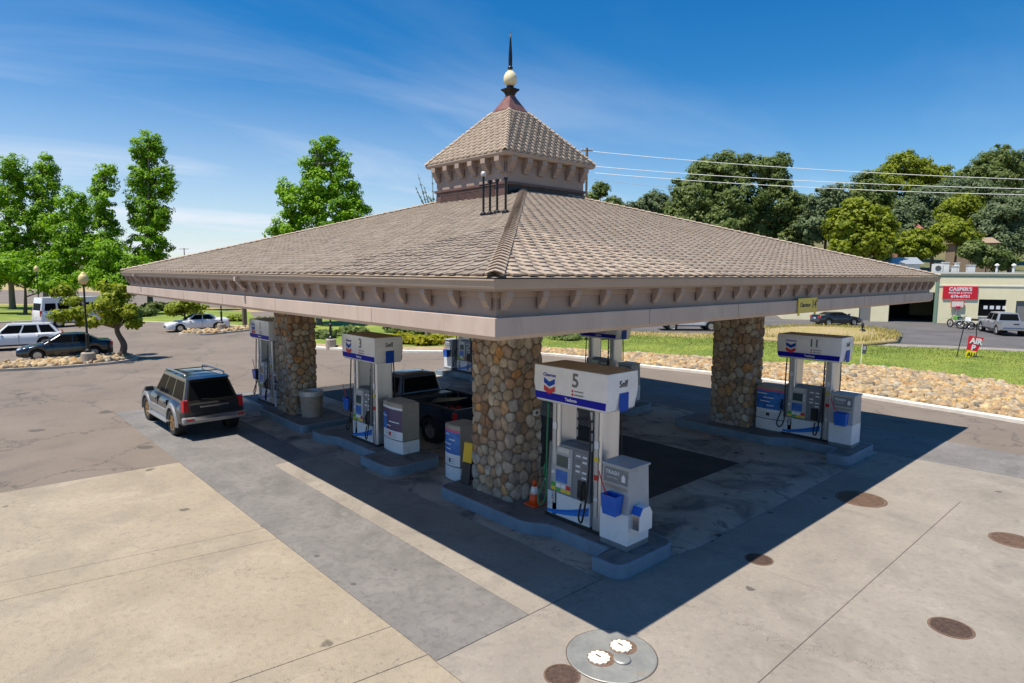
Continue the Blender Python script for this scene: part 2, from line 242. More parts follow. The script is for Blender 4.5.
# ------------------------------------------------------------------ mesh helpers
WO = {}                                                    # world origin of un-rotated objects
class MB:
    def __init__(s): s.v = []; s.f = []
    def add(s, vs, fs):
        o = len(s.v); s.v += [tuple(map(float, p)) for p in vs]; s.f += [tuple(i+o for i in q) for q in fs]; return s
    def box(s, a, b):
        (x0, y0, z0), (x1, y1, z1) = a, b
        return s.add([(x0,y0,z0),(x1,y0,z0),(x1,y1,z0),(x0,y1,z0),(x0,y0,z1),(x1,y0,z1),(x1,y1,z1),(x0,y1,z1)],
                     [(3,2,1,0),(4,5,6,7),(0,1,5,4),(1,2,6,5),(2,3,7,6),(3,0,4,7)])
    def hexa(s, p):                                        # 8 points: bottom ring ccw then top ring
        return s.add(p, [(3,2,1,0),(4,5,6,7),(0,1,5,4),(1,2,6,5),(2,3,7,6),(3,0,4,7)])
    def quad(s, a, b, c, d): return s.add([a,b,c,d], [(0,1,2,3)])
    def prism(s, poly, z0, z1):
        n = len(poly); return s.add([(x,y,z0) for x,y in poly]+[(x,y,z1) for x,y in poly], [tuple(range(n-1,-1,-1)), tuple(range(n,2*n))]+[(i,(i+1)%n,n+(i+1)%n,n+i) for i in range(n)])
    def extrude(s, pts, off):                              # planar polygon (3d) pushed along off
        n = len(pts); off = np.array(off, float); q = [np.array(p, float)+off for p in pts]
        return s.add(list(pts)+q, [tuple(range(n-1,-1,-1)), tuple(range(n,2*n))]+[(i,(i+1)%n,n+(i+1)%n,n+i) for i in range(n)])
    def loft(s, rings, cap=True, closed=True):
        n = len(rings[0]); vs = [p for r in rings for p in r]; fs = []
        for k in range(len(rings)-1):
            for i in range(n if closed else n-1): fs.append((k*n+i, k*n+(i+1)%n, (k+1)*n+(i+1)%n, (k+1)*n+i))
        if cap: fs += [tuple(range(n-1,-1,-1)), tuple(range((len(rings)-1)*n, len(rings)*n))]
        return s.add(vs, fs)
    def lathe(s, prof, seg=16, c=(0,0,0), ax='z', sq=False, cap=True):
        rings = []
        for (r, h) in prof:
            ring = []
            for i in range(seg):
                a = 2*math.pi*(i+(.5 if sq else 0))/seg; x, y = r*math.cos(a), r*math.sin(a)
                ring.append({'z':(c[0]+x,c[1]+y,c[2]+h),'y':(c[0]+x,c[1]+h,c[2]-y),'x':(c[0]+h,c[1]+x,c[2]+y)}[ax])
            rings.append(ring)
        return s.loft(rings, cap)
    def tube(s, pts, r, seg=6, cap=True):
        P = [np.array(p, float) for p in pts]; n = len(P); rr = r if hasattr(r, '__len__') else [r]*n; rings = []; up = None
        for i in range(n):
            d = P[min(i+1,n-1)]-P[max(i-1,0)]; d /= np.linalg.norm(d)+1e-9
            if up is None: up = np.array([0,0,1.]) if abs(d[2]) < .9 else np.array([1.,0,0])
            a = np.cross(d, up); a /= np.linalg.norm(a)+1e-9; b = np.cross(a, d); up = b
            rings.append([P[i]+rr[i]*(math.cos(2*math.pi*k/seg)*a+math.sin(2*math.pi*k/seg)*b) for k in range(seg)])
        return s.loft(rings, cap)
    def build(s, name, m, parent=None, smooth=False, bevel=0., loc=None, world=False, rot=None):
        me = bpy.data.meshes.new(name); me.from_pydata(s.v, [], s.f); me.validate()
        return place(name, me, m, parent, smooth, bevel, loc, world, rot)
def place(name, me, m=None, parent=None, smooth=False, bevel=0., loc=None, world=False, rot=None):
    if m is not None:
        me.materials.clear()
        me.materials.append(MATS[m] if isinstance(m, str) else m)
    if smooth:
        me.polygons.foreach_set('use_smooth', [True]*len(me.polygons))
    o = bpy.data.objects.new(name, me); COL.objects.link(o)
    if parent is not None: o.parent = parent
    base = np.array(loc if loc is not None else (0,0,0), float)
    if world: WO[o.name] = base; o.location = base - (WO.get(parent.name, np.zeros(3)) if parent is not None else 0)
    elif loc is not None: o.location = loc
    if rot is not None: o.rotation_euler = rot
    if bevel:
        b = o.modifiers.new('bevel', 'BEVEL'); b.width = bevel; b.segments = 2; b.limit_method = 'ANGLE'; b.angle_limit = rad(35)
    return o
def smooth_angle(o, deg=40):
    me = o.data; me.polygons.foreach_set('use_smooth', [True]*len(me.polygons))
    try: me.set_sharp_from_angle(angle=rad(deg))
    except Exception: pass
    return o
def tag(o, label=None, cat=None, group=None, kind=None):
    if label: o['label'] = label
    if cat: o['category'] = cat
    if group: o['group'] = group
    if kind: o['kind'] = kind
    return o
def thing(name, label, cat, loc=(0,0,0), rz=0., group=None, rx=0., ry=0.):
    o = bpy.data.objects.new(name, None); COL.objects.link(o); o.location = loc; o.rotation_euler = (rx, ry, rz); o.empty_display_size = .3
    WO[o.name] = np.array(loc, float); return tag(o, label, cat, group)
def catmull(P, k=8):
    P = [np.array(p, float) for p in P]; Q = [P[0]]+P+[P[-1]]; out = []
    for i in range(1, len(Q)-2):
        for j in range(k):
            t = j/k; a, b, c, d = Q[i-1:i+3]
            out.append(.5*((2*b)+(c-a)*t+(2*a-5*b+4*c-d)*t*t+(3*b-a-3*c+d)*t**3))
    return out+[P[-1]]
def text(s, size, m, parent, org, xd, yd, align='CENTER', bold=0., depth=.0015, name='lettering', world=False, sx=1.):
    cu = bpy.data.curves.new('t', 'FONT'); cu.body = s; cu.size = size; cu.align_x = align; cu.align_y = 'CENTER'; cu.extrude = depth; cu.offset = bold; cu.resolution_u = 3
    to = bpy.data.objects.new('t', cu); COL.objects.link(to); bpy.context.view_layer.update()
    me = bpy.data.meshes.new_from_object(to.evaluated_get(bpy.context.evaluated_depsgraph_get())); bpy.data.objects.remove(to)
    xd = Vector(xd).normalized(); yd = Vector(yd).normalized(); zd = xd.cross(yd)
    T = Matrix(((xd[0]*sx,yd[0],zd[0],org[0]),(xd[1]*sx,yd[1],zd[1],org[1]),(xd[2]*sx,yd[2],zd[2],org[2]),(0,0,0,1)))
    me.transform(T); me.name = name
    return place(name, me, m, parent, world=world)
def plate(poly2, org, xd, yd, th, mb=None):                # flat polygon in a local frame, given thickness, set on a face
    mb = mb or MB(); xd = np.array(xd, float); yd = np.array(yd, float); zd = np.cross(xd, yd)
    mb.extrude([np.array(org)+xd*a+yd*b for a, b in poly2], zd*th); return mb
def rrect(w, h, r=.02, k=3):
    out = []
    for cx_, cy_, a0 in ((w/2-r,h/2-r,0),(-w/2+r,h/2-r,90),(-w/2+r,-h/2+r,180),(w/2-r,-h/2+r,270)):
        for i in range(k+1):
            a = rad(a0+90*i/k); out.append((cx_+r*math.cos(a), cy_+r*math.sin(a)))
    return out
def fillet(poly, rs, k=5):
    out = []; n = len(poly)
    for i in range(n):
        p = np.array(poly[i], float); a = np.array(poly[i-1], float)-p; b = np.array(poly[(i+1)%n], float)-p; r = rs[i] if hasattr(rs,'__len__') else rs
        if r <= 0: out.append(tuple(p)); continue
        la, lb = np.linalg.norm(a), np.linalg.norm(b); a /= la; b /= lb; r = min(r, la*.49, lb*.49)
        for j in range(k+1):
            t = j/k; out.append(tuple((1-t)**2*(p+a*r)+2*t*(1-t)*p+t*t*(p+b*r)))
    return out
def inset(poly, d):
    out = []; n = len(poly)
    for i in range(n):
        p = np.array(poly[i]); a = p-np.array(poly[i-1]); b = np.array(poly[(i+1)%n])-p
        na = np.array([-a[1],a[0]])/(np.linalg.norm(a)+1e-9); nb = np.array([-b[1],b[0]])/(np.linalg.norm(b)+1e-9); m = na+nb; m /= np.linalg.norm(m)+1e-9
        out.append(tuple(p+m*d/max(.5,(m@na))))
    return out
def mesh_np(name, V, F):
    me = bpy.data.meshes.new(name); V = np.asarray(V, np.float32).reshape(-1,3); F = np.asarray(F, np.int32); k = F.shape[1]
    me.vertices.add(len(V)); me.vertices.foreach_set('co', V.ravel()); me.loops.add(F.size); me.loops.foreach_set('vertex_index', F.ravel())
    me.polygons.add(len(F)); me.polygons.foreach_set('loop_start', np.arange(0, F.size, k, dtype=np.int32)); me.polygons.foreach_set('loop_total', np.full(len(F), k, np.int32))
    me.update(calc_edges=True); me.validate(); return me

# ------------------------------------------------------------------ ground
def sheet(name, poly, z, m, kind='structure', parent=None, th=0.):
    mb = MB(); mb.add([(x, y, z) for x, y in poly], [tuple(range(len(poly)))])
    o = mb.build(name, m, parent, world=True)
    if parent is None: tag(o, kind=kind)
    return o
def gp(px): return [tuple(ground(*q)[:2]) for q in px]
terrain = sheet('ground', [(-4000,-4000),(4000,-4000),(4000,4000),(-4000,4000)], -.06, 'dry_soil')
lot = sheet('parking_lot', [(-73,-70),(70,-70),(70,34),(20,60),(6,95),(-40,62),(-66,40),(-73,26)], -.012, 'asphalt')
def ccw(P):
    A = sum(P[i-1][0]*P[i][1]-P[i][0]*P[i-1][1] for i in range(len(P))); return list(P) if A > 0 else list(P)[::-1]
def slab(poly, m, z=0., gap=.006):
    poly = ccw(poly)
    p = inset(poly, gap); i2 = inset(p, .006)
    mb = MB(); n = len(p)
    mb.add([(x,y,-.03) for x,y in p]+[(x,y,z-.005) for x,y in p]+[(x,y,z) for x,y in i2],
           [(i,(i+1)%n,n+(i+1)%n,n+i) for i in range(n)]+[(n+i,n+(i+1)%n,2*n+(i+1)%n,2*n+i) for i in range(n)]+[tuple(range(2*n,3*n))])
    return mb.build('concrete_slab', m, lot, world=True)
def sk(x, b, y): return x+b*(y+.34)
yb = -16.
jl = [(-12.4,.04),(-6.57,.15),(-5.9,.14),(-1.84,.11),(-.93,.12),(-.74,0.)]
for (xa, ba), (xb, bb) in zip(jl[:-2], jl[1:-1]):
    slab([(sk(xa,ba,yb),yb),(sk(xb,bb,yb),yb),(xb,-.34),(xa,-.34)], 'concrete_beige')
slab([(sk(-.93,.12,yb),yb),(12,yb),(12,-.36),(-.74,-.36),(-.93,-.34)], 'concrete_beige')
slab([(-20.3,-.34),(-.74,-.34),(-.74,1.36),(-10.55,1.44),(-10.6,2.6),(-20.3,2.6)], 'concrete_grey')
slab([(-10.55,1.44),(-.74,1.36),(-.74,3.0),(-10.6,3.0)], 'concrete')
slab([(-10.6,2.6),(-10.6,5.4),(-20.3,5.4),(-20.3,2.6)], 'concrete_oily')
slab([(-10.6,3.0),(-.74,3.0),(-.32,5.4),(-5.2,5.4),(-10.6,5.4)], 'concrete_oily')
slab([(-.74,-.36),(2.32,-.36),(2.32,5.38),(-.32,5.38),(-.74,3.0)], 'concrete')
slab([(-.32,5.38),(2.32,5.38),(2.32,11.95),(-.32,12.0)], 'concrete')
slab([(2.32,-.36),(12,-.36),(12,12.8),(3.4,12.4),(2.32,11.95)], 'concrete')
slab([(-.32,12.0),(2.32,11.95),(3.4,12.4),(12,12.8),(12,15.3),(2.97,15.02),(-.32,14.9)], 'concrete')
slab([(-2.47,5.4),(-.32,5.4),(-.32,12.0),(-2.47,10.9)], 'concrete_oily')
slab([(-20.3,5.4),(-10.6,5.4),(-10.6,6.66),(-20.3,6.66)], 'concrete_oily')
slab([(-10.6,5.4),(-2.47,5.4),(-2.47,6.66),(-10.6,6.66)], 'concrete_oily')
slab([(-20.3,6.66),(-2.47,6.66),(-2.47,10.9),(-20.3,10.9)], 'tar_black', z=-.004)
slab([(-20.3,10.9),(-10.6,10.9),(-10.6,16.4),(-20.3,16.4)], 'concrete_oily')
slab([(-10.6,10.9),(-2.47,10.9),(-.32,12.0),(-.32,14.9),(-10.6,16.0)], 'concrete_oily')
slab([(-10.6,16.0),(-.32,14.9),(2.97,15.02),(2.9,17.6),(-10.6,19.)], 'concrete_grey')
# perimeter kerb, rocks, lawn, far road
kerb_px = [(296,347),(335,350),(400,352.5),(450,353),(500,353.5),(550,355.5),(600,361),(640,367),(711,374.5),(766,382),(838,393.5),(926,408),(1024,424),(1120,441)]
kerb_l = [ground(*q)[:2] for q in kerb_px]
kerb_l = [p[:2] for p in catmull([(*p,0) for p in kerb_l], 3)]
def wall_strip(path, w, h, name, m, z0=-.05):
    P = [np.array(p[:2]) for p in path]; out = []
    for i, p in enumerate(P):
        d = P[min(i+1,len(P)-1)]-P[max(i-1,0)]; d /= np.linalg.norm(d); nrm = np.array([-d[1], d[0]]); out.append((p, p+nrm*w))
    mb = MB(); rings = [[(a[0],a[1],z0),(a[0],a[1],h-.02),(*(a+(b-a)*.15),h),(b[0],b[1],h),(b[0],b[1],z0)] for a, b in out]
    mb.loft(rings, cap=False, closed=False); return tag(mb.build(name, m, world=True), kind='structure')
wall_strip(kerb_l, .28, .13, 'kerb', 'kerb_white')
lawn_in = [ground(*q)[:2] for q in [(300,344),(335,347),(400,349),(450,349),(540,350.5),(570,352),(650,356),(711,360),(765,365.5),(870,368),(950,376.5),(1024,389),(1120,403)]]
lawn_out = [ground(*q)[:2] for q in [(300,329),(400,331),(450,332),(540,333),(640,337),(711,339),(780,343),(860,346.5),(930,349),(1024,353),(1120,357)]]
def band(name, A, B, m, za, zb=None, kind='structure', n=60):
    zb = za if zb is None else zb
    def rs(P):
        P = np.array([p[:2] for p in P]); d = np.r_[0, np.cumsum(np.linalg.norm(np.diff(P, axis=0), axis=1))]; t = np.linspace(0, d[-1], n)
        return np.c_[np.interp(t, d, P[:,0]), np.interp(t, d, P[:,1])]
    a, b = rs(A), rs(B); k = 8; V = []; F = []
    for i in range(n):
        for j in range(k+1):
            t = j/k; p = a[i]*(1-t)+b[i]*t; V.append((p[0], p[1], za*(1-t)+zb*t + .12*math.sin(math.pi*t)))
    for i in range(n-1):
        for j in range(k): q = i*(k+1)+j; F.append((q, q+1, q+k+2, q+k+1))
    return tag(place(name, mesh_np(name, V, F), m, smooth=True), kind=kind), a, b
kin = [np.array(p)+0 for p in kerb_l]
rb, ra_, rb_ = band('rock_bed_soil', [p + np.array([.05,.25]) for p in kin], lawn_in, 'soil', .08, .14)
lw, la_, lb_ = band('lawn', lawn_in, lawn_out, 'lawn', .13, .08)
berm_px = [(716,337.5),(745,331),(790,328),(840,328.5),(885,331),(903,337),(900,343),(862,346),(790,343)]
bm_ = [tuple(p) for p in gp(berm_px)]; bmc = np.mean(bm_, 0)
mb = MB(); n = len(bm_); rings = [[(bmc[0]+(x-bmc[0])*s, bmc[1]+(y-bmc[1])*s, z) for x, y in bm_] for s, z in ((1,0.),(.9,.22),(.6,.4),(.2,.5))]
mb.loft(rings); tag(mb.build('berm', 'dry_soil', smooth=True), kind='structure')
road = sheet('road', gp([(400,327),(640,331),(716,332),(800,334),(900,345),(1024,350.5),(1200,357)])+[(40,100),(-60,110),(-90,60)], .0, 'asphalt_dark')
sheet('footpath', gp([(888,344.5),(940,346.2),(1024,350),(1120,353.5),(1120,357.5),(1024,353.2),(930,349.2),(880,346.8)]), .06, 'concrete')
sheet('dry_verge', gp([(560,333.8),(640,336.8),(716,338.8),(716,334.5),(640,332.5),(560,330)]), .04, 'dry_soil')
# left: grass strips, far street
def lawn_patch(px, z=.05):
    P = gp(px); mb = MB(); n = len(P); c_ = np.mean(P, 0)
    mb.loft([[(c_[0]+(x-c_[0])*s, c_[1]+(y-c_[1])*s, zz) for x, y in P] for s, zz in ((1,-.02),(.995,z),(.5,z+.12),(.1,z+.15))]); return tag(mb.build('lawn', 'lawn', smooth=False), kind='structure')
lawn_patch([(-160,325),(-40,322.5),(36,320.5),(40,305),(-40,305.5),(-160,306)])
lawn_patch([(92,320),(150,322),(205,324),(262,327),(250,312),(180,309),(95,308)])
lawn_patch([(268,331),(300,329),(420,331),(440,322),(300,316),(262,318)])
street = sheet('street', gp([(-400,303.5),(40,303),(262,308),(300,310),(300,300),(40,290),(-400,290)]), -.02, 'asphalt')
wall_strip([ground(*q) for q in [(262,328),(205,325),(150,322.8),(92,321),(36,321.8),(-40,323.6),(-160,326)][::-1]], .3, .12, 'kerb', 'kerb_grey')
# small planting islands in the left lot
def rock_island(px, label_kerb):
    P = fillet(ccw(gp(px)), .8, 4); c_ = np.mean(P, 0); mb = MB(); n = len(P); ip = inset(P, .18)
    mb.add([(x,y,-.03) for x,y in P]+[(x,y,.12) for x,y in P]+[(x,y,.12) for x,y in ip]+[(x,y,.05) for x,y in ip], [(k*n+i,k*n+(i+1)%n,(k+1)*n+(i+1)%n,(k+1)*n+i) for k in range(3) for i in range(n)])
    tag(mb.build('kerb', 'kerb_grey'), kind='structure')
    mb = MB(); mb.add([(x,y,.06) for x,y in ip]+[(*c_,.16)], [(i,(i+1)%n,n) for i in range(n)]); tag(mb.build('planting_bed', 'soil'), kind='structure')
    return ip
isl_a = rock_island([(-60,373),(0,371.5),(60,368.5),(120,363.5),(142,358.5),(128,356.5),(100,358.5),(60,361.5),(0,365),(-60,368)], '')
isl_b = rock_island([(176,335),(205,335.5),(252,330.5),(268,328.8),(258,326.5),(225,329),(190,331)], '')
# rocks
def rocks(name, pts, smin, smax, seed, m='rock', kind='stuff', z=.1):
    r = np.random.default_rng(seed); n = len(pts); ph = (1+5**.5)/2
    ico = np.array([(-1,ph,0),(1,ph,0),(-1,-ph,0),(1,-ph,0),(0,-1,ph),(0,1,ph),(0,-1,-ph),(0,1,-ph),(ph,0,-1),(ph,0,1),(-ph,0,-1),(-ph,0,1)])/1.9
    fa = np.array([(0,11,5),(0,5,1),(0,1,7),(0,7,10),(0,10,11),(1,5,9),(5,11,4),(11,10,2),(10,7,6),(7,1,8),(3,9,4),(3,4,2),(3,2,6),(3,6,8),(3,8,9),(4,9,5),(2,4,11),(6,2,10),(8,6,7),(9,8,1)])
    s = r.uniform(smin, smax, (n,1,1))*r.uniform(.6, 1.25, (n,1,3)); s[:,:,2] *= .75
    V = ico[None]*s*(1+.18*r.standard_normal((n,12,1))); a = r.uniform(0, 6.28, n); c_, s_ = np.cos(a)[:,None], np.sin(a)[:,None]
    X = V[:,:,0]*c_-V[:,:,1]*s_; Y = V[:,:,0]*s_+V[:,:,1]*c_; V = np.stack([X,Y,V[:,:,2]],-1)+np.asarray(pts)[:,None,:]
    F = (fa[None]+12*np.arange(n)[:,None,None]).reshape(-1,3)
    o = place(name, mesh_np(name, V, F), m, smooth=False); return tag(o, kind=kind)
def scatter_band(a, b, n, seed, z, t0=0., t1=1., pw=1.):
    r = np.random.default_rng(seed); i = r.uniform(0, len(a)-1.001, n); k = i.astype(int); f = (i-k)[:,None]; t = (t0+(t1-t0)*r.uniform(0,1,n)**pw)[:,None]
    p = (a[k]*(1-f)+a[k+1]*f)*(1-t)+(b[k]*(1-f)+b[k+1]*f)*t; return np.c_[p, np.full(n, z)+.1*np.sin(np.pi*t[:,0])]
tag(rocks('river_rocks', scatter_band(ra_[18:], rb_[18:], 7600, 3, .09, .03, .99), .06, .24, 5), 'bed of tan and grey river rocks between white kerb and lawn', 'rocks')
def scatter_poly(P, n, seed, z):
    P = np.array(P); r = np.random.default_rng(seed); out = []
    while len(out) < n:
        q = P.min(0)+(P.max(0)-P.min(0))*r.uniform(0,1,2); ins = False; j = len(P)-1
        for i in range(len(P)):
            if (P[i][1] > q[1]) != (P[j][1] > q[1]) and q[0] < (P[j][0]-P[i][0])*(q[1]-P[i][1])/(P[j][1]-P[i][1])+P[i][0]: ins = not ins
            j = i
        if ins: out.append((*q, z+r.uniform(0,.06)))
    return out
tag(rocks('river_rocks', scatter_poly(isl_a, 620, 4, .12), .09, .24, 6), 'strip of pale river rocks around the lamp and pine in the left lot', 'rocks')
tag(rocks('river_rocks', scatter_poly(isl_b, 260, 5, .10), .10, .26, 7), 'small bed of pale rocks below the white sedan', 'rocks')
# grass blades and weeds
def blades(name, pts, h, w, seed, m, lean=.5):
    r = np.random.default_rng(seed); n = len(pts); pts = np.asarray(pts); a = r.uniform(0, 6.28, n); hh = h*r.uniform(.5, 1.3, n); d = np.stack([np.cos(a), np.sin(a), np.zeros(n)],-1)
    l = lean*r.uniform(-1,1,(n,2))*hh[:,None]; tip = pts+np.c_[l, hh]; V = np.stack([pts-d*w, pts+d*w, tip], 1); F = np.arange(3*n).reshape(-1,3)
    return tag(place(name, mesh_np(name, V, F), m), kind='stuff')
tag(blades('grass', scatter_band(la_[12:], lb_[12:], 40000, 8, .12), .045, .03, 9, 'blade'), 'mown green lawn beyond the rock bed', 'grass')
wp = scatter_poly(bm_, 5200, 12, .25)
tag(blades('tall_weeds', wp, .24, .028, 13, 'weed', .35), 'dry golden weeds on the berm below the black coupe', 'weeds')
vp = scatter_poly(gp([(560,334),(640,337),(716,339),(716,334.5),(640,332.5),(560,330)]), 1500, 14, .05)
tag(blades('tall_weeds', vp, .13, .028, 15, 'weed', .35), 'dry golden verge seen left of the right stone column', 'weeds')

# ------------------------------------------------------------------ canopy
LX, LY = 19.93, 18.52; XC, YC = -LX/2, LY/2; ZG, ZF, ZB = 5.01, 4.293, 4.529; CW = 1.70; ZR = 7.28
can = thing('fuel_canopy', 'square hip-roofed fuel station canopy with shingles, cupola and river-stone columns', 'canopy', (XC, YC, 0))
def rect(i): return [(-LX+i, i), (-i, i), (-i, LY-i), (-LX+i, LY-i)]
def ring_wall(o, i, z0, z1, name, m, parent=can, bevel=0., f=rect):
    mb = MB(); A, B = f(o), f(i)
    mb.add([(x,y,z0) for x,y in A]+[(x,y,z1) for x,y in A]+[(x,y,z1) for x,y in B]+[(x,y,z0) for x,y in B],
           [(k*4+j, k*4+(j+1)%4, ((k+1)%4)*4+(j+1)%4, ((k+1)%4)*4+j) for k in range(4) for j in range(4)])
    return mb.build(name, m, parent, world=True, bevel=bevel)
def eave_profile(prof, name, m, parent=can, f=rect):      # closed profile (inset, z) swept round the square
    rings = [[(*f(i)[k], z) for i, z in prof] for k in (0,1,2,3,0)]
    mb = MB(); mb.loft(rings, cap=False); return mb.build(name, m, parent, world=True)
eave_profile([(0,ZG),(0,ZG-.02),(.015,ZG-.03),(.03,ZG-.10),(.045,ZG-.125),(.06,ZG-.13),(.16,ZG-.13),(.16,ZG-.03),(.03,ZG-.03),(.02,ZG)], 'gutter', 'gutter')
eave_profile([(.075,ZG-.131),(.075,ZG-.155),(.26,ZG-.155),(.26,ZG-.131)], 'gutter_moulding', 'trim')
ring_wall(.235, .40, ZB-.02, ZG-.156, 'frieze', 'trim')
eave_profile([(.205,ZG-.157),(.205,ZG-.235),(.234,ZG-.245),(.234,ZG-.157)], 'frieze_moulding', 'trim')
ring_wall(.147, .234, ZF, ZB, 'fascia_board', 'trim_light', bevel=.006)
eave_profile([(.165,ZF-.001),(.20,ZF-.05),(.40,ZF-.05),(.40,ZF-.001)], 'fascia_trim', 'trim_light')
mb = MB(); mb.add([(x,y,ZF+.06) for x,y in rect(.4)], [(0,1,2,3)]); mb.build('soffit', 'soffit', can, world=True)
# butt joints in the fascia and gutter
for k in range(1,6):
    x = -LX*k/6+.25*math.sin(k*2.1); y = LY*k/6+.25*math.sin(k*1.7)
    MB().box((x-.003,.1445,ZF+.008),(x+.003,.150,ZB-.008)).build('board_joint', 'brown_wood', can, world=True); MB().box((-.150,y-.003,ZF+.008),(-.1445,y+.003,ZB-.008)).build('board_joint', 'brown_wood', can, world=True)
    MB().box((x+1.2,-.004,ZG-.028),(x+1.23,.012,ZG+.003)).build('gutter_seam', 'gutter', can, world=True); MB().box((-.012,y+1.1,ZG-.028),(.004,y+1.13,ZG+.003)).build('gutter_seam', 'gutter', can, world=True)
# brackets under the gutter
def bracket_mesh(s=1.):
    pr = [(-.0,0),(-.115,0),(-.115,-.075),(-.095,-.085),(-.09,-.12),(-.055,-.17),(-.03,-.20),(-.03,-.235),(0,-.235)]
    mb = MB(); w = .055*s
    mb.extrude([(-w, y*s, z*s) for y, z in pr], (2*w, 0, 0)); me = bpy.data.meshes.new('bracket'); me.from_pydata(mb.v, [], mb.f); return me
brm = bracket_mesh()
def line_of(n, L, e): return [e+(L-2*e)*k/(n-1) for k in range(n)]
for x in line_of(31, LX, .34):
    place('bracket', brm, 'trim', can, world=True, loc=(-x, .204, ZG-.158)); 
for y in line_of(29, LY, .34):
    place('bracket', brm, 'trim', can, world=True, loc=(-.204, y, ZG-.158), rot=(0,0,math.pi/2))
for x in line_of(31, LX, .34)[::1]: place('bracket', brm, 'trim', can, world=True, loc=(-x, LY-.204, ZG-.158), rot=(0,0,math.pi))
for y in line_of(29, LY, .34): place('bracket', brm, 'trim', can, world=True, loc=(-LX+.204, y, ZG-.158), rot=(0,0,-math.pi/2))
# downpipe elbows / gutter straps seen on the left eave
for x in (8.55, 17.8):
    mb = MB(); mb.box((-x-.05,-.05,ZG-.15),(-x+.05,-.002,ZG-.06)); mb.tube([(-x,-.03,ZG-.12),(-x,.02,ZG-.2),(-x,.13,ZG-.3),(-x,.19,ZG-.34)], .03, 6); mb.build('gutter_outlet', 'trim_light', can, world=True, bevel=.004)
# roof underlay
TT = 8.3; PT = .30; ZR = ZG+PT*TT
A = rect(.03); C4 = rect(TT)
mb = MB(); mb.add([(x,y,ZG+.015) for x,y in A]+[(x,y,ZR) for x,y in C4], [(0,1,5,4),(1,2,6,5),(2,3,7,6),(3,0,4,7)])
roof = mb.build('roof', 'shingle_under', can, world=True)
def wedge(w, l, tb, tt):                                   # shingle tab: local x across, y up the slope, z off the roof; butt edge at y = 0
    mb = MB(); mb.hexa([(-w/2,0,0),(w/2,0,0),(w/2,l,0),(-w/2,l,0),(-w/2,0,tb),(w/2,0,tb),(w/2,l,tt),(-w/2,l,tt)]); return mb
def shingle_face(p0, p1, q0, q1, exp, pitch, near=None, nmax=0, seed=0, parent=roof, tb=.026, name='shingle', zoff=0., m='shingle'):
    """eave edge p0->p1, top edge q0->q1. Raised tabs and recessed tabs alternate, rows offset by half a pitch."""
    r = np.random.default_rng(seed); p0, p1, q0, q1 = [np.array(v, float) for v in (p0,p1,q0,q1)]
    ux = (p1-p0)/np.linalg.norm(p1-p0); nrm = np.cross(ux, q0-p0); nrm /= np.linalg.norm(nrm)
    if nrm[2] < 0: nrm = -nrm
    uy = np.cross(nrm, ux); 
    if uy@(q0-p0) < 0: uy = -uy
    H = (q0-p0)@uy; sl0 = ((q0-p0)@ux)/H; L = np.linalg.norm(p1-p0); sl1 = ((q1-p1)@ux)/H
    p0 = p0+nrm*zoff
    Rm = np.stack([ux, uy, nrm], 1); items = []
    rows = int(H/exp)
    for k in range(rows):
        h0 = k*exp; a = sl0*(h0+exp*.5); b = L+sl1*(h0+exp*.5); ph = (k%2)*pitch/2
        i0 = int(math.floor((a-ph)/pitch))
        x = i0*pitch+ph
        while x < b:
            for off, w, raised in ((0, pitch*.54, True), (pitch*.54, pitch*.46, False)):
                xa, xb = max(a, x+off), min(b, x+off+w)
                if xb-xa > .03: items.append((.5*(xa+xb), h0+(r.uniform(-.012,.012) if raised else .036+r.uniform(-.008,.008)), xb-xa-.006, raised, r.uniform(-.006,.006)))
            x += pitch
    def tri(it):
        x, h, w, ra, j = it; l = exp+.05 if ra else exp+.01; t = tb+j if ra else .011
        v = np.array([(-w/2,0,0),(w/2,0,0),(w/2,l,0),(-w/2,l,0),(-w/2,0,t),(w/2,0,t),(w/2,l,.004),(-w/2,l,.004)])
        return v
    def pos(it): return p0+ux*it[0]+uy*it[1]
    if near is not None and nmax:
        d = np.array([np.linalg.norm(pos(it)-near) for it in items]); full = np.array([it[3] for it in items])
        order = np.argsort(np.where(full, d, 1e9)); own = set(order[:nmax].tolist())
    else: own = set()
    F8 = np.array([(4,5,6,7),(0,1,5,4),(1,2,6,5),(3,0,4,7)])
    V = []; F = []; n = 0
    for i, it in enumerate(items):
        lv = tri(it)
        if i in own:
            me = bpy.data.meshes.new(name); me.from_pydata([tuple(v) for v in (lv@Rm.T)], [], [(3,2,1,0),(4,5,6,7),(0,1,5,4),(1,2,6,5),(2,3,7,6),(3,0,4,7)])
            place(name, me, m, parent, world=True, loc=pos(it))
        else:
            V.append(lv@Rm.T+pos(it)); F.append(F8+8*n); n += 1
    o = place(name+'_courses', mesh_np(name, np.concatenate(V), np.concatenate(F)), m, parent, world=True); tag(o, kind='stuff'); return o
E3 = [(x,y,ZG+.02+.06*PT) for x,y in rect(.06)]; T3 = [(x,y,ZR+.005) for x,y in C4]
shingle_face(E3[0], E3[1], T3[0], T3[1], .2, .29, CAM_POS, 150, 1, m='shingle_dark')
shingle_face(E3[1], E3[2], T3[1], T3[2], .2, .29, CAM_POS, 150, 2)
shingle_face(E3[2], E3[3], T3[2], T3[3], .2, .29, None, 0, 3)
shingle_face(E3[3], E3[0], T3[3], T3[0], .2, .29, None, 0, 4)
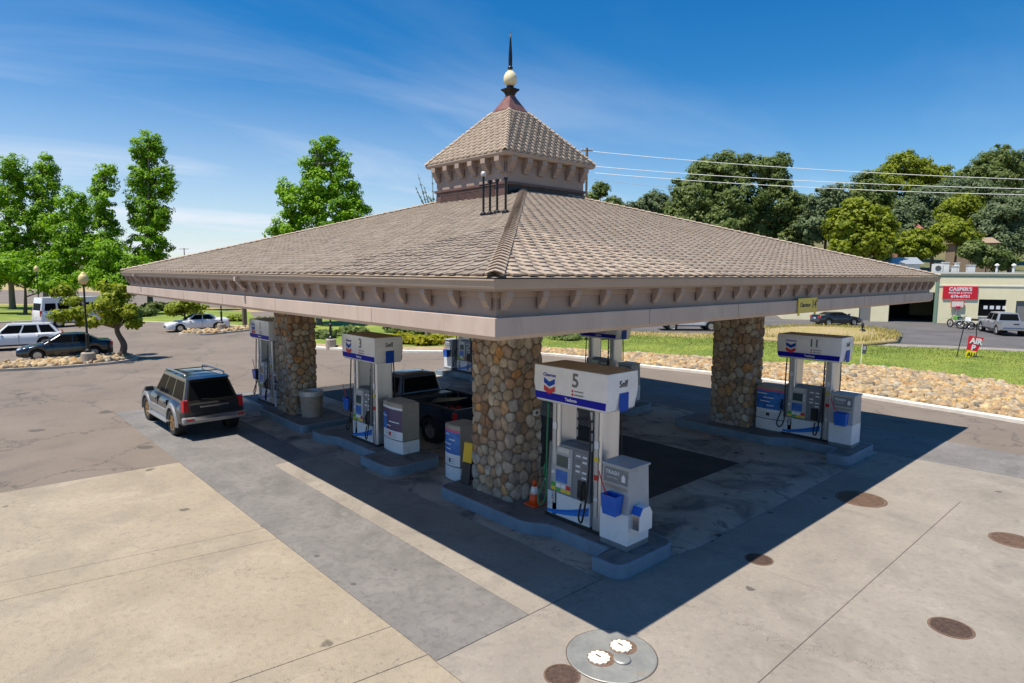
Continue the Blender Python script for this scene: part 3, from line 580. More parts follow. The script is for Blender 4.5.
def hip_caps(a, b, nA, nB, exp, w, parent, t=.03, name='hip_cap'):
    a, b = np.array(a, float), np.array(b, float); d = b-a; L = np.linalg.norm(d); d /= L; n = int(L/exp)
    sA = np.cross(d, nA); sB = np.cross(d, nB); 
    up = nA+nB; up /= np.linalg.norm(up)
    outA = np.cross(nA, d); outB = np.cross(d, nB)
    l = exp*1.25; mb = MB(); th = .014
    def prof(s_, lift): return [d*s_+outA*w+nA*lift*.7, d*s_+outA*w*.5+nA*lift*1.05+up*.006, d*s_+up*(lift*1.1+.01), d*s_+outB*w*.5+nB*lift*1.05+up*.006, d*s_+outB*w+nB*lift*.7]
    V = prof(0, t)+prof(l, .006)+prof(0, t-th)+prof(l, .006-th)
    F = []
    for i in range(4): F += [(i,i+1,6+i,5+i),(10+i,15+i,16+i,11+i),(i,10+i,11+i,i+1)]
    F += [(0,5,15,10),(4,14,19,9)]
    mb.add(V, F)
    me = bpy.data.meshes.new(name); me.from_pydata(mb.v, [], mb.f)
    for k in range(n): place(name, me, 'shingle', parent, world=True, loc=a+d*(k*exp)+up*.024)
def face_n(p, q, r_):
    n = np.cross(np.array(q)-np.array(p), np.array(r_)-np.array(p)); n = n/np.linalg.norm(n); return n if n[2] > 0 else -n
fn = [face_n(E3[k], E3[(k+1)%4], T3[k]) for k in range(4)]
for k in range(4):
    hip_caps(E3[k], T3[k], fn[(k+3)%4], fn[k], .205, .115, roof, .034)
# ---- cupola
def crect(h): return [(XC-h,YC-h),(XC+h,YC-h),(XC+h,YC+h),(XC-h,YC+h)]
def cring(h0, h1, z0, z1, name, m, par, bevel=0.):
    mb = MB(); A, B = crect(h0), crect(h1)
    mb.add([(x,y,z0) for x,y in A]+[(x,y,z1) for x,y in A]+[(x,y,z1) for x,y in B]+[(x,y,z0) for x,y in B], [(k*4+j, k*4+(j+1)%4, ((k+1)%4)*4+(j+1)%4, ((k+1)%4)*4+j) for k in range(4) for j in range(4)])
    return mb.build(name, m, par, world=True, bevel=bevel)
mb = MB(); mb.box((XC-CW+.06,YC-CW+.06,6.9),(XC+CW-.06,YC+CW-.06,8.5)); cup = mb.build('cupola', 'brown_wood', can, world=True)
cring(CW, CW-.05, 7.0, 7.62, 'base_panel', 'brown_wood', cup)
cring(CW+.05, CW-.05, 7.62, 7.70, 'base_moulding', 'brown_wood', cup, .008)
cring(CW-.01, CW-.055, 7.701, 8.40, 'frieze', 'trim', cup); cring(CW+.02, CW-.008, 8.24, 8.395, 'frieze_moulding', 'trim', cup)
for sgn, ax in ((-1,'y'),(1,'x')):
    mb = MB(); zc = 7.43
    if ax == 'y':
        fr = [((XC-1.45,YC-CW-.02,zc-.13),(XC+1.2,YC-CW-.001,zc-.10)),((XC-1.45,YC-CW-.02,zc+.10),(XC+1.2,YC-CW-.001,zc+.13)),((XC-1.45,YC-CW-.02,zc-.10),(XC-1.42,YC-CW-.001,zc+.10)),((XC+1.17,YC-CW-.02,zc-.10),(XC+1.2,YC-CW-.001,zc+.10))]
        for a, b in fr: mb.box(a, b)
        mb.build('vent_frame', 'brown_wood', cup, world=True)
        mb = MB(); mb.box((XC-1.42,YC-CW-.004,zc-.1),(XC+1.17,YC-CW-.0005,zc+.1)); mb.build('vent_screen', 'dark_metal', cup, world=True)
        for k in range(6):
            mb = MB(); z = zc-.085+k*.033; mb.hexa([(XC-1.41,YC-CW-.018,z),(XC+1.16,YC-CW-.018,z),(XC+1.16,YC-CW-.004,z+.016),(XC-1.41,YC-CW-.004,z+.016),(XC-1.41,YC-CW-.018,z+.005),(XC+1.16,YC-CW-.018,z+.005),(XC+1.16,YC-CW-.004,z+.021),(XC-1.41,YC-CW-.004,z+.021)]); mb.build('louvre', 'brown_wood', cup, world=True)
    else:
        mb.box((XC+CW+.001,YC-CW+.1,7.18),(XC+CW+.02,YC+CW-.1,7.60)); mb.build('side_panel', 'dark_metal', cup, world=True)
GC = 1.96; ZC = 8.51
cf = lambda i: crect(GC-i)
eave_profile([(0,ZC),(0,ZC-.04),(.03,ZC-.09),(.05,ZC-.11),(.30,ZC-.11),(.30,ZC-.05),(.06,ZC-.05),(.05,ZC)], 'gutter', 'gutter', cup, cf)
brm2 = bracket_mesh(1.85)
for k in range(6):
    t = -1.56+3.12*k/5
    for rz, dx, dy in ((0,t,-CW-.021),(math.pi/2,CW+.021,t),(math.pi,t,CW+.021),(-math.pi/2,-CW-.021,t)):
        place('bracket', brm2, 'trim', cup, world=True, loc=(XC+dx,YC+dy,ZC-.112), rot=(0,0,rz))
SK = .40; ZK = 10.17
EA = [(x,y,ZC+.01) for x,y in crect(GC-.01)]; TA = [(x,y,ZK) for x,y in crect(SK)]
mb = MB(); mb.add(EA+TA, [(0,1,5,4),(1,2,6,5),(2,3,7,6),(3,0,4,7),(4,5,6,7)]); croof = mb.build('cupola_roof', 'shingle_under', cup, world=True)
# sub-parts of the cupola roof sit on the cupola itself
for k in range(4):
    shingle_face(EA[k], EA[(k+1)%4], TA[k], TA[(k+1)%4], .17, .27, None, 0, 20+k, cup, .03, 'cupola_shingle', .004)
cfn = [face_n(EA[k], EA[(k+1)%4], TA[k]) for k in range(4)]
for k in range(4): hip_caps(EA[k], TA[k], cfn[(k+3)%4], cfn[k], .17, .085, cup, .034)
# ---- finial
mb = MB()
R2 = math.sqrt(2)
mb.lathe([(.42*R2,10.14),(.42*R2,10.20),(.38*R2,10.22),(.30*R2,10.36),(.17*R2,10.58),(.10*R2,10.72)], 4, (XC,YC,0), sq=True)
fin = mb.build('finial', 'copper', can, world=True)
mb = MB(); mb.lathe([(.10*R2,10.70),(.14*R2,10.80),(.215*R2,10.88),(.215*R2,10.91),(.12*R2,10.93),(.12*R2,10.95)], 4, (XC,YC,0), sq=True); mb.build('finial_cap', 'dark_metal', fin, world=True)
mb = MB(); mb.lathe([(.10,10.95),(.115,10.97),(.115,11.0),(.10,11.01)], 16, (XC,YC,0)); mb.build('finial_collar', 'dark_metal', fin, world=True, smooth=False)
mb = MB(); mb.lathe([(.11,11.0),(.16,11.04),(.205,11.12),(.22,11.21),(.205,11.31),(.16,11.40),(.10,11.46),(.055,11.48),(.045,11.53)], 20, (XC,YC,0)); mb.build('finial_globe', 'globe_cream', fin, world=True, smooth=True)
mb = MB(); mb.lathe([(.045,11.52),(.085,11.545),(.085,11.58),(.05,11.60),(.06,11.66),(.062,11.85),(.05,12.1),(.028,12.4),(.006,12.68)], 14, (XC,YC,0)); mb.build('finial_spike', 'dark_metal', fin, world=True, smooth=True)
# ---- roof vents
def roofz(y): return ZG+.02+PT*y
for x, y, top in ((-5.53,4.45,7.22),(-5.28,4.43,7.08),(-5.15,4.53,7.10),(-4.81,4.48,7.10)):
    mb = MB(); zb = roofz(y); mb.tube([(x,y,zb-.05),(x,y,top)], .026, 10); mb.lathe([(.09,zb-.03),(.085,zb+.03),(.05,zb+.06),(.036,zb+.07)], 10, (x,y,0)); v = mb.build('vent_pipe', 'dark_metal', can, world=True)
    mb = MB()
    if top > 7.2: mb.lathe([(.04,top),(.06,top+.02),(.065,top+.06),(.05,top+.10),(.02,top+.115)], 10, (x,y,0)); mb.build('vent_cap', 'alu_matte', v, world=True, smooth=True)
    else: mb.lathe([(.04,top-.02),(.052,top-.01),(.052,top+.03),(.03,top+.035)], 10, (x,y,0)); mb.build('vent_cap', 'dark_metal', v, world=True)
mb = MB(); mb.tube([(-5.6,4.4,7.02),(-5.1,4.46,7.05)], .018, 6); mb.build('pipe_brace', 'dark_metal', can, world=True)
# ---- stone columns
CWX, CWY, CR_ = 1.36, .98, .07
def perim(s, hx=CWX/2-.045, hy=CWY/2-.045, r=CR_):
    segs = [(2*(hx-r),'l',0),(math.pi*r/2,'c',0),(2*(hy-r),'l',1),(math.pi*r/2,'c',1),(2*(hx-r),'l',2),(math.pi*r/2,'c',2),(2*(hy-r),'l',3),(math.pi*r/2,'c',3)]
    T = sum(q[0] for q in segs); s = s % T
    dirs = [(1,0),(0,1),(-1,0),(0,-1)]; nor = [(0,-1),(1,0),(0,1),(-1,0)]; st = [(-hx+r,-hy),(hx,-hy+r),(hx-r,hy),(-hx,hy-r)]; cc = [(hx-r,-hy+r),(hx-r,hy-r),(-hx+r,hy-r),(-hx+r,-hy+r)]
    for L, t, k in segs:
        if s <= L+1e-9:
            if t == 'l': return (st[k][0]+dirs[k][0]*s, st[k][1]+dirs[k][1]*s, *nor[k])
            a = -math.pi/2+k*math.pi/2+s/r; return (cc[k][0]+r*math.cos(a), cc[k][1]+r*math.sin(a), math.cos(a), math.sin(a))
        s -= L
    return (-hx+r,-hy,0,-1)
PER = 4*(CWX/2-.045-CR_)+4*(CWY/2-.045-CR_)+2*math.pi*CR_; CH = ZF-.06-.17
def clip(poly, px, py, nx, ny):
    out = []; n = len(poly)
    for i in range(n):
        a, b = poly[i-1], poly[i]; da = (a[0]-px)*nx+(a[1]-py)*ny; db = (b[0]-px)*nx+(b[1]-py)*ny
        if (da <= 0) != (db <= 0): t = da/(da-db); out.append((a[0]+(b[0]-a[0])*t, a[1]+(b[1]-a[1])*t))
        if db <= 0: out.append(b)
    return out
def voronoi(pts):
    P = np.array(pts); Q = np.concatenate([P, P-[PER,0], P+[PER,0]]); cells = []
    for p in P:
        d = np.hypot(Q[:,0]-p[0], Q[:,1]-p[1]); idx = np.where((d < .52) & (d > 1e-6))[0]; idx = idx[np.argsort(d[idx])][:22]
        poly = [(p[0]-.3,max(0,p[1]-.3)),(p[0]+.3,max(0,p[1]-.3)),(p[0]+.3,min(CH,p[1]+.3)),(p[0]-.3,min(CH,p[1]+.3))]
        for q in Q[idx]:
            n = q-p; poly = clip(poly, *((p+q)/2), *n)
            if len(poly) < 3: break
        cells.append(poly)
    return cells
def stone_layout():
    r = np.random.default_rng(5); cols, rows_ = 19, 18; pts = []
    for j in range(rows_):
        for i in range(cols): pts.append(((i+.5*(j%2)+r.uniform(-.46,.46))*PER/cols, (j+.5+r.uniform(-.46,.46))*CH/rows_))
    pts = [(x%PER, min(max(y,.04),CH-.04)) for x, y in pts if r.uniform() > .13]
    for _ in range(1):
        pts = [(.5*c0[0]+.5*np.mean([q[0] for q in c]), .5*c0[1]+.5*np.mean([q[1] for q in c])) if len(c) > 2 else c0 for c0, c in zip(pts, voronoi(pts))]
        pts = [(x%PER, y) for x, y in pts]
    return pts, voronoi(pts)
PTS, CELLS = stone_layout()
def stone_column(cx_, cy_, shift, flip):
    mb = MB(); rings = []
    for z in (.05, ZF+.05): rings.append([(cx_+perim(PER*i/48)[0], cy_+perim(PER*i/48)[1], z) for i in range(48)])
    mb.loft(rings); colm = mb.build('column', 'mortar', can, world=True); r = np.random.default_rng(int(shift*100)+3)
    JV = MB(); own = 0
    for (p, c) in zip(PTS, CELLS):
        if len(c) < 3: continue
        cen = np.mean(c, 0); P = [cen+(np.array(q)-cen)*.97 for q in c]
        for _ in range(2):                                 # round the outline
            Q = []
            for i in range(len(P)): a, b = P[i], P[(i+1)%len(P)]; Q += [a*.75+b*.25, a*.25+b*.75]
            P = Q
        n = 11; d = np.r_[0, np.cumsum([np.linalg.norm(P[(i+1)%len(P)]-P[i]) for i in range(len(P))])]; PP = np.array(P+[P[0]]); tt = np.linspace(0, d[-1], n+1)[:-1]
        O = np.c_[np.interp(tt, d, PP[:,0]), np.interp(tt, d, PP[:,1])]; hgt = r.uniform(.026,.052); V = []
        tl = r.uniform(-.12,.12,2)
        for sc, h in ((1.,-.015),(.97,.62*hgt),(.80,.95*hgt),(.42,hgt*1.02)):
            for q in O:
                w = cen+(q-cen)*sc; hh = h+(tl@(w-cen) if h > 0 else 0); z = w[1] if not flip else CH-w[1]
                x, y, nx, ny = perim(w[0]+shift); V.append((cx_+x+nx*hh, cy_+y+ny*hh, .17+z))
        x, y, nx, ny = perim(cen[0]+shift); V.append((cx_+x+nx*hgt*1.05, cy_+y+ny*hgt*1.05, .17+(cen[1] if not flip else CH-cen[1])))
        F = [(k*n+i, k*n+(i+1)%n, (k+1)*n+(i+1)%n, (k+1)*n+i) for k in range(3) for i in range(n)]+[(3*n+i, 3*n+(i+1)%n, 4*n) for i in range(n)]
        facing = (CAM_POS[0]-cx_-x)*nx+(CAM_POS[1]-cy_-y)*ny
        if facing > .25 and own < 300:
            m2 = MB(); m2.add(V, F); m2.build('stone', 'stone', colm, smooth=True, world=True); own += 1
        else: JV.add(V, F)
    tag(JV.build('stone_rest', 'stone', colm, smooth=True, world=True), kind='stuff')
    return colm
stone_column(-4.56, 4.31, 0., False); stone_column(-15.55, 4.31, 1.35, True); stone_column(-4.47, 14.31, 2.4, False); stone_column(-15.55, 14.31, 3.3, True)
for (x, y) in ((-4.56,4.31),(-4.47,14.31)):               # small switch plates on the columns
    z = 2.02; mb = MB(); mb.box((x+CWX/2-.01,y+.14,z),(x+CWX/2+.055,y+.30,z+.13)); o = mb.build('switch_box', 'alu_matte', can, world=True, bevel=.004); mb = MB(); mb.box((x+CWX/2+.055,y+.18,z+.03),(x+CWX/2+.062,y+.26,z+.10)); mb.build('switch_face', 'ink', o, world=True)
# clearance sign on the right eave
cs = thing('clearance_sign', 'small yellow clearance height sign fixed to the right eave of the canopy', 'sign', (-.14, 9.05, ZF-.03))
mb = MB(); mb.box((0.004,-.47,0),(.03,.47,.31)); mb.build('sign_plate', 'sign_yellow', cs, bevel=.006)
mb = MB(); mb.box((0.0,-.44,-.06),(.02,-.38,.02)); mb.box((0.0,.38,-.06),(.02,.44,.02)); mb.build('clip', 'sign_yellow', cs)
text("Clearance", .125, 'ink', cs, (.0315,-.14,.16), (0,1,0), (0,0,1), bold=.004); text("14'", .24, 'ink', cs, (.0315,.33,.16), (0,1,0), (0,0,1), bold=.006)

# ------------------------------------------------------------------ fuel islands
IH = .235
def island(label, poly, rs, origin):
    P = ccw(fillet([(x-origin[0], y-origin[1]) for x, y in poly], rs, 6)); n = len(P); t = thing('fuel_island', label, 'island', (*origin, 0), group='raised pump islands under the canopy')
    a = inset(P, .012); b = inset(P, .05); mb = MB()
    rows = [(P,-.02),(P,IH-.012),(a,IH),(b,IH),(b,IH-.03)]
    mb.add([(x,y,z) for Q, z in rows for x, y in Q], [(k*n+i,k*n+(i+1)%n,(k+1)*n+(i+1)%n,(k+1)*n+i) for k in range(4) for i in range(n)]); mb.build('kerb_form', 'kerb_blue', t)
    mb = MB(); mb.add([(x,y,IH-.006) for x,y in b], [tuple(range(n))]); mb.build('concrete_top', 'island_top', t)
    return t
def bone(x0, x1, wide, yc, nl, nr, W=1.0, Wp=1.15, Nn=.70, back=.50):  # x0..x1 outline, narrow waist nl..nr; left end half-width W, right pad Wp
    fr = [(x0, -W), (nl-.35, -W), (nl, -Nn), (nr, -Nn), (nr+.05, -Wp), (x1, -Wp)]
    P = [(x, yc+y) for x, y in fr]+[(x, yc+min(-y,back)) for x, y in fr[::-1]]; rs = [.25, .3, .3, .02, .02, .45, .45, .02, .02, .3, .3, .25]
    return P, rs
for lab, a in (('blue-kerbed island with the near stone column and pump 5', bone(-5.8,-.45,0,4.31,-2.55,-1.12)),
               ('blue-kerbed island carrying pump 3 between two stone columns', bone(-12.5,-7.55,0,4.31,-11.3,-9.1,.95)),
               ('blue-kerbed island carrying pump 11 and the right stone column', bone(-6.1,-.38,0,14.31,-2.4,-1.0,1.1,1.55)),
               ('blue-kerbed island partly hidden behind pump 5, carrying a far pump', bone(-12.5,-7.9,0,14.31,-11.3,-9.1,.95)),
               ('blue-kerbed island behind the parked pickup at the far corner', bone(-20.,-13.3,0,14.31,-18.9,-17.0))):
    island(lab, *a, (np.mean([p[0] for p in a[0]]), np.mean([p[1] for p in a[0]])))
Pm, rs = bone(-20.,-13.15,0,4.31,0,0); Pm = [(-20.,3.7),(-16.9,3.6),(-16.55,3.38),(-13.15,3.38),(-13.15,5.24),(-16.55,5.24),(-16.9,5.0),(-20.,4.9)]
island('blue-kerbed island with the left stone column and a round litter bin', Pm, [.3,.1,.1,.3,.3,.1,.1,.3], (-16.6,4.31))

def chevrons(parent, org, xd, yd, s, txt=True):            # two stacked chevron bars with the name above
    for dy, m in ((.0, 'logo_blue'), (-.62, 'logo_red')):
        w, h, d = .62, .42, .30
        plate([(-w*s,(dy+.25)*s),(0,(dy+.25-d)*s),(w*s,(dy+.25)*s),(w*s,(dy+.25-h)*s),(0,(dy+.25-h-d)*s),(-w*s,(dy+.25-h)*s)], org, xd, yd, .002).build('emblem_bar', m, parent)
    if txt: text('Chevron', .40*s, 'band_blue', parent, np.array(org)+np.array(yd)*s*.50, xd, yd, bold=.006*s)
def hose(parent, pts, m='black_rubber', r=.019):
    MB().tube(catmull(pts, 7), r, 6).build('hose', m, parent, smooth=True)
def nozzle(parent, p, m, s=1, sd=-1):                      # nozzle hung in its boot: grip, guard, spout
    x, y, z = p; mb = MB()
    mb.tube(catmull([(x,y,z+.02),(x,y+sd*.03,z+.12),(x,y+sd*.035,z+.22),(x,y+sd*.0,z+.30)], 4), [.03]*5+[.036]*4+[.03]*4, 8)
    mb.tube(catmull([(x,y+sd*.0,z+.30),(x,y-sd*.05,z+.36),(x,y-sd*.10,z+.34)], 4), .017, 7)
    o = mb.build('nozzle', m, parent, smooth=True)
    MB().tube(catmull([(x,y+sd*.035,z+.22),(x,y+sd*.10,z+.19),(x,y+sd*.10,z+.08),(x,y+sd*.03,z+.04)], 5), .008, 5).build('lever_guard', 'black_rubber', o, smooth=True)
    MB().lathe([(.02,0),(.024,.01),(.024,.06),(.018,.07)], 8, (x,y,z-.05)).build('swivel', 'alu_matte', o)
def dispenser(label, loc, num, left_m='black_rubber', tears=False):
    """twin-post pump: x along the island, front at -y; local origin on the island top."""
    t = thing('fuel_pump', label, 'fuel pump', (loc[0], loc[1], IH-.006), group='fuel pumps')
    H0, H1 = 2.35, 3.06
    MB().box((-.73,-.31,0),(.73,.31,.05)).build('base_frame', 'black_rubber', t)
    for x in (-.50, .57):                                  # aluminium posts with rounded front edges
        P = rrect(.23, .54, .06, 4); MB().prism([(x+a, b) for a, b in P], .0501, H0+.02).build('post', 'alu', t)
        MB().box((x-.035,-.287,.3),(x+.035,-.279,H0-.02)).build('post_groove', 'alu_matte', t)
    MB().box((-.70,-.27,.051),(.42,.27,.52)).build('hydraulic_cabinet', 'white_panel', t, bevel=.012)
    for sd in (-1, 1):
        y = sd*.272; X = (1,0,0) if sd < 0 else (-1,0,0)
        def fx(a): return a if sd < 0 else -a-.28
        # lower door artwork: swoosh of blues
        for k, (off, m) in enumerate(((0,'sky_blue'),(.10,'mid_blue'),(.14,'sky_blue'))):
            pts = []; th_ = (.11,.05,.03)[k]
            for i in range(9): u = i/8; pts.append((fx(-.70+1.10*u), .07+.20*u**1.7+off*(.35+.65*u)))
            poly = pts+[(a, b+th_*(.35+.65*j/8)) for j, (a, b) in list(enumerate(pts))[::-1]]
            mb = MB(); mb.extrude([(a, y, b) for a, b in poly], (0, sd*(.002+.0012*k), 0)); mb.build('swoosh', m, t)
        org = (fx(-.52), y+sd*.001, .43); chevrons(t, org, X, (0,0,1), .085, False)
        # electronics head: leans back slightly
        za, zb = .53, 1.52
        pr = [(-.70,sd*.29,za),(.42,sd*.29,za),(.42,sd*.02,za),(-.70,sd*.02,za),(-.68,sd*.25,zb),(.41,sd*.25,zb),(.41,sd*.02,zb+.03),(-.68,sd*.02,zb+.03)]
        hd = MB().hexa(pr).build('head', 'grey_plastic', t, bevel=.015)
        def face(u, v, o=.0):                              # point on the sloping front of the head
            x = fx(-.69+1.10*u); yy = sd*(.29-.04*v+o); return np.array([x, yy, za+(zb-za)*v])
        def fpl(u0, u1, v0, v1, name, m, par=None, o=.003, bev=0):
            a = [face(u0,v0,o), face(u1,v0,o), face(u1,v1,o), face(u0,v1,o)]; return MB().extrude(a, (0, -sd*(o+.012), 0)).build(name, m, par or hd, bevel=bev)
        fpl(.10,.60,.04,.95,'console','grey_light',o=.02,bev=.01); fpl(.63,.985,.04,.95,'grade_panel','grey_plastic',o=.012,bev=.008)
        fpl(.23,.50,.55,.78,'display','screen',o=.025); fpl(.24,.52,.84,.93,'receipt_slot','alu_matte',o=.024)
        fpl(.22,.50,.24,.48,'advert','poster_blue',o=.023)
        fpl(.515,.55,.56,.60,'soft_key','poster_white',o=.025)
        for k in range(4): fpl(.515,.55,.56+.055*k,.595+.055*k,'soft_key','poster_white',o=.0255)
        for k in range(2):
            for j in range(5): fpl(.68+.15*k,.78+.15*k,.44+.1*j,.475+.1*j,'price_tab','poster_white' if (j+k)%3 else 'ink_grey',o=.016)
        for j, (u, m) in enumerate(((.12,'key_green'),(.24,'poster_white'),(.36,'poster_white'),(.48,'logo_red'))): fpl(u,u+.105,.125,.205,'grade_key',m,o=.0256)
        for j, (u, m) in enumerate(((.12,'key_yellow'),(.24,'key_green'),(.36,'key_yellow'),(.48,'key_yellow'))): fpl(u,u+.105,.05,.115,'grade_key',m,o=.0256)
        fpl(.115,.18,.38,.44,'card_slot','poster_white',o=.024)
        fpl(.74,.93,.05,.40,'nozzle_boot','black_rubber',o=.018)
        for (px_, z_, w_, h_, m_) in ((.57,1.62,.10,.14,'poster_white'),(.57,1.38,.11,.07,'key_yellow'),(.57,.62,.09,.06,'poster_white'),(-.50,1.80,.10,.13,'poster_white'),(.57,1.02,.10,.10,'logo_red')):
            xx = px_ if sd < 0 else px_*1.0; plate([(-w_/2,0),(w_/2,0),(w_/2,h_),(-w_/2,h_)], (xx, sd*.2875, z_), X, (0,0,1), .0015).build('sticker', m_, t)
    # right side nozzle and hoses
    for sd in (-1, 1):
        xr = .29*(-sd); xl = -.66 if sd < 0 else .66
        nozzle(t, (xr, sd*.36, .56), 'black_rubber', sd=sd)
        hose(t, [(.45*(-sd)*.98, sd*.30, H0-.02),(.45*(-sd), sd*.33, 1.6),(.42*(-sd), sd*.36, .8),(.36*(-sd), sd*.40, .25),(.30*(-sd), sd*.40, .16),(.26*(-sd), sd*.40, .26),(xr, sd*.37, .52)])
        mb = MB(); 
        for k in range(4): mb.box((.45*(-sd)-.02, sd*.30-.02, 1.55+.2*k), (.45*(-sd)+.02, sd*.30+.02, 1.70+.2*k))
        mb.build('hose_retractor', 'alu_matte', t)
        lm = left_m if sd < 0 else 'black_rubber'
        nozzle(t, (xl-.10*(-sd), sd*.26, .72), 'black_rubber' if lm == 'black_rubber' else 'hose_green', sd=sd)
        hose(t, [(xl, sd*.30, H0-.02),(xl+.0, sd*.33, 1.7),(xl+.03*(-sd), sd*.37, .95),(xl+.05*(-sd), sd*.40, .45),(xl-.07*(-sd), sd*.42, .22),(xl-.17*(-sd), sd*.40, .32),(xl-.13*(-sd), sd*.34, .55),(xl-.10*(-sd), sd*.28, .70)], lm)
    # valance
    mb = MB(); rings = []
    for hx, hy, z in ((.86,.40,H0),(.885,.425,H0+.03),(.935,.455,H0+.36),(.925,.45,H1-.02),(.92,.445,H1)): rings.append([(a, b, z) for a, b in rrect(2*hx, 2*hy, .03, 2)])
    mb.loft(rings, cap=True); val = smooth_angle(mb.build('valance', 'film_white', t), 30)
    MB().prism(rrect(1.80,.85,.03,2), H1+.0005, H1+.006).build('valance_top', 'tan_top', val)
    mb = MB()
    for sd in (-1, 1):
        X = np.array((1,0,0) if sd < 0 else (-1,0,0), float); tilt = np.array((0, sd*.09, 1.)); tilt /= np.linalg.norm(tilt)
        o0 = np.array((0, sd*(.441), H0+.19)); q = lambda a, b: o0+X*a+tilt*b+np.array((0, sd*.004, 0))
        # blue band along the lower edge
        MB().extrude([q(-.885,-.14), q(.875,-.14), q(.895,.0), q(-.90,.0)], (0, sd*.003, 0)).build('valance_band', 'band_blue', val)
        up = np.array((0, sd*-.0, 1.)); ft = lambda a, z: np.array((0, sd*.4575, z))+X*a
        if sd < 0:
            text('Techron', .085, 'poster_white', val, q(.05,-.07)+np.array((0,sd*.004,0)), X, tilt, bold=.003)
            chevrons(val, ft(-.50, H0+.42), X, up, .235)
            text(num, .36 if len(num) == 1 else .30, 'ink_grey', val, ft(.17, H0+.50), X, up, bold=.008)
            for k in range(2):
                plate([(-.02,-.02),(.02,-.02),(.02,.02),(-.02,.02)], ft(.10, H0+.31-.07*k), X, up, .002).build('small_mark', 'logo_red', val); plate([(0,-.009),(.22,-.009),(.22,.009),(0,.009)], ft(.15, H0+.31-.07*k), X, up, .002).build('small_print', 'ink_grey', val)
    for sd in (1, -1):
        Y = np.array((0, sd, 0.)); fo = lambda b, z: np.array((sd*.9365, 0, z))+Y*b
        text('Self', .17, 'ink', val, fo(.0, H0+.50), Y, (0,0,1), bold=.003)
        plate([(-.13,-.17),(.13,-.17),(.13,.17),(-.13,.17)], fo(.02, H0+.17), Y, (0,0,1), .006).build('end_placard', 'logo_blue', val)
    if tears:
        for pts in ([(-.28,.62),(-.05,.62),(-.2,.42),(-.3,.46),(-.38,.38)],[(-.05,.38),(-.2,.3),(-.12,.2),(.02,.13),(.0,.11),(-.14,.17),(-.25,.31)]):
            plate(pts, (.938,0,H0), (0,1,0), (0,0,1), .002).build('torn_film', 'paint_white', val)
    return t
dispenser('white and blue pump numbered 5 with a green hose, nearest the camera', (-2.25,4.25), '5', 'hose_green')
dispenser('white and blue pump numbered 3, second from the near corner', (-10.25,4.25), '3', tears=True)
dispenser('pump numbered 1 beside the left stone column', (-17.5,4.25), '1')
dispenser('white and blue pump numbered 11 to the right of the right stone column', (-2.05,14.31), '11')
dispenser('far pump seen above the number 5 pump', (-10.0,14.31), '9')
dispenser('far pump half hidden behind the near stone column', (-18.35,14.31), '7')

# ------------------------------------------------------------------ island equipment
def waste_unit(label, loc, towel=True, rz=0., bl='', tl=''):
    t = thing('waste_cabinet', label, 'waste bin', (*loc, IH-.006), rz, group='waste cabinets at the pumps')
    MB().box((-.31,-.31,0),(.31,.31,.10)).build('plinth', 'grey_plastic', t, bevel=.008)
    MB().box((-.31,-.315,.101),(.31,.315,.66)).build('lower_panel', 'white_panel', t, bevel=.008)
    MB().hexa([(-.31,-.31,.661),(.31,-.31,.661),(.31,.31,.661),(-.31,.31,.661),(-.31,-.26,1.46),(.31,-.26,1.46),(.31,.26,1.46),(-.31,.26,1.46)]).build('upper_panel', 'grey_light', t, bevel=.01)
    MB().box((-.33,-.30,1.461),(.33,.30,1.50)).build('lid', 'grey_light', t, bevel=.012)
    for sd in (-1,1):
        X = (1,0,0) if sd < 0 else (-1,0,0); y = sd*(.262)
        MB().hexa([(-.26,sd*.288,1.16),(.26,sd*.288,1.16),(.26,sd*.25,1.16),(-.26,sd*.25,1.16),(-.26,sd*.270,1.42),(.26,sd*.270,1.42),(.26,sd*.25,1.42),(-.26,sd*.25,1.42)]).build('trash_plate', 'grey_plastic', t)
        text('TRASH', .10, 'poster_white', t, (-.07*(-sd), sd*.284, 1.34), X, (0,-sd*.06,1), bold=.002); text('PLEASE ONLY', .04, 'poster_white', t, (-.07*(-sd), sd*.290, 1.25), X, (0,-sd*.06,1))
        plate([(-.04,-.07),(.04,-.07),(.04,.02),(.0,.07),(-.04,.02)], (.18*(-sd), sd*.290, 1.29), X, (0,0,1), .003).build('litter_symbol', 'poster_white', t)
        MB().box((-.24, min(sd*.27,sd*.29), 1.06),(.26, max(sd*.27,sd*.29), 1.12)).build('paper_slot', 'tan_metal', t)
    b = squeegee_bucket(bl, (loc[0]+.04, loc[1]-.42, IH+.64))
    if towel:
        o = thing('towel_dispenser', tl, 'towel holder', (loc[0]+.40, loc[1]-.05, IH+.38))
        P = [(-.18,0),(.18,0),(.18,.30),(.10,.42),(-.10,.42),(-.18,.30)]
        MB().extrude([(-.09,a,b_) for a, b_ in P], (.20,0,0)).build('housing', 'white_panel', o, bevel=.01)
        MB().hexa([(-.085,-.185,.30),(.11,-.185,.30),(.11,-.105,.43),(-.085,-.105,.43),(-.085,-.18,.295),(.11,-.18,.295),(.11,-.10,.425),(-.085,-.10,.425)]).build('blue_cover', 'bucket_blue', o)
        MB().box((-.07,-.19,.03),(.09,-.181,.29)).build('chrome_front', 'chrome', o)
    return t
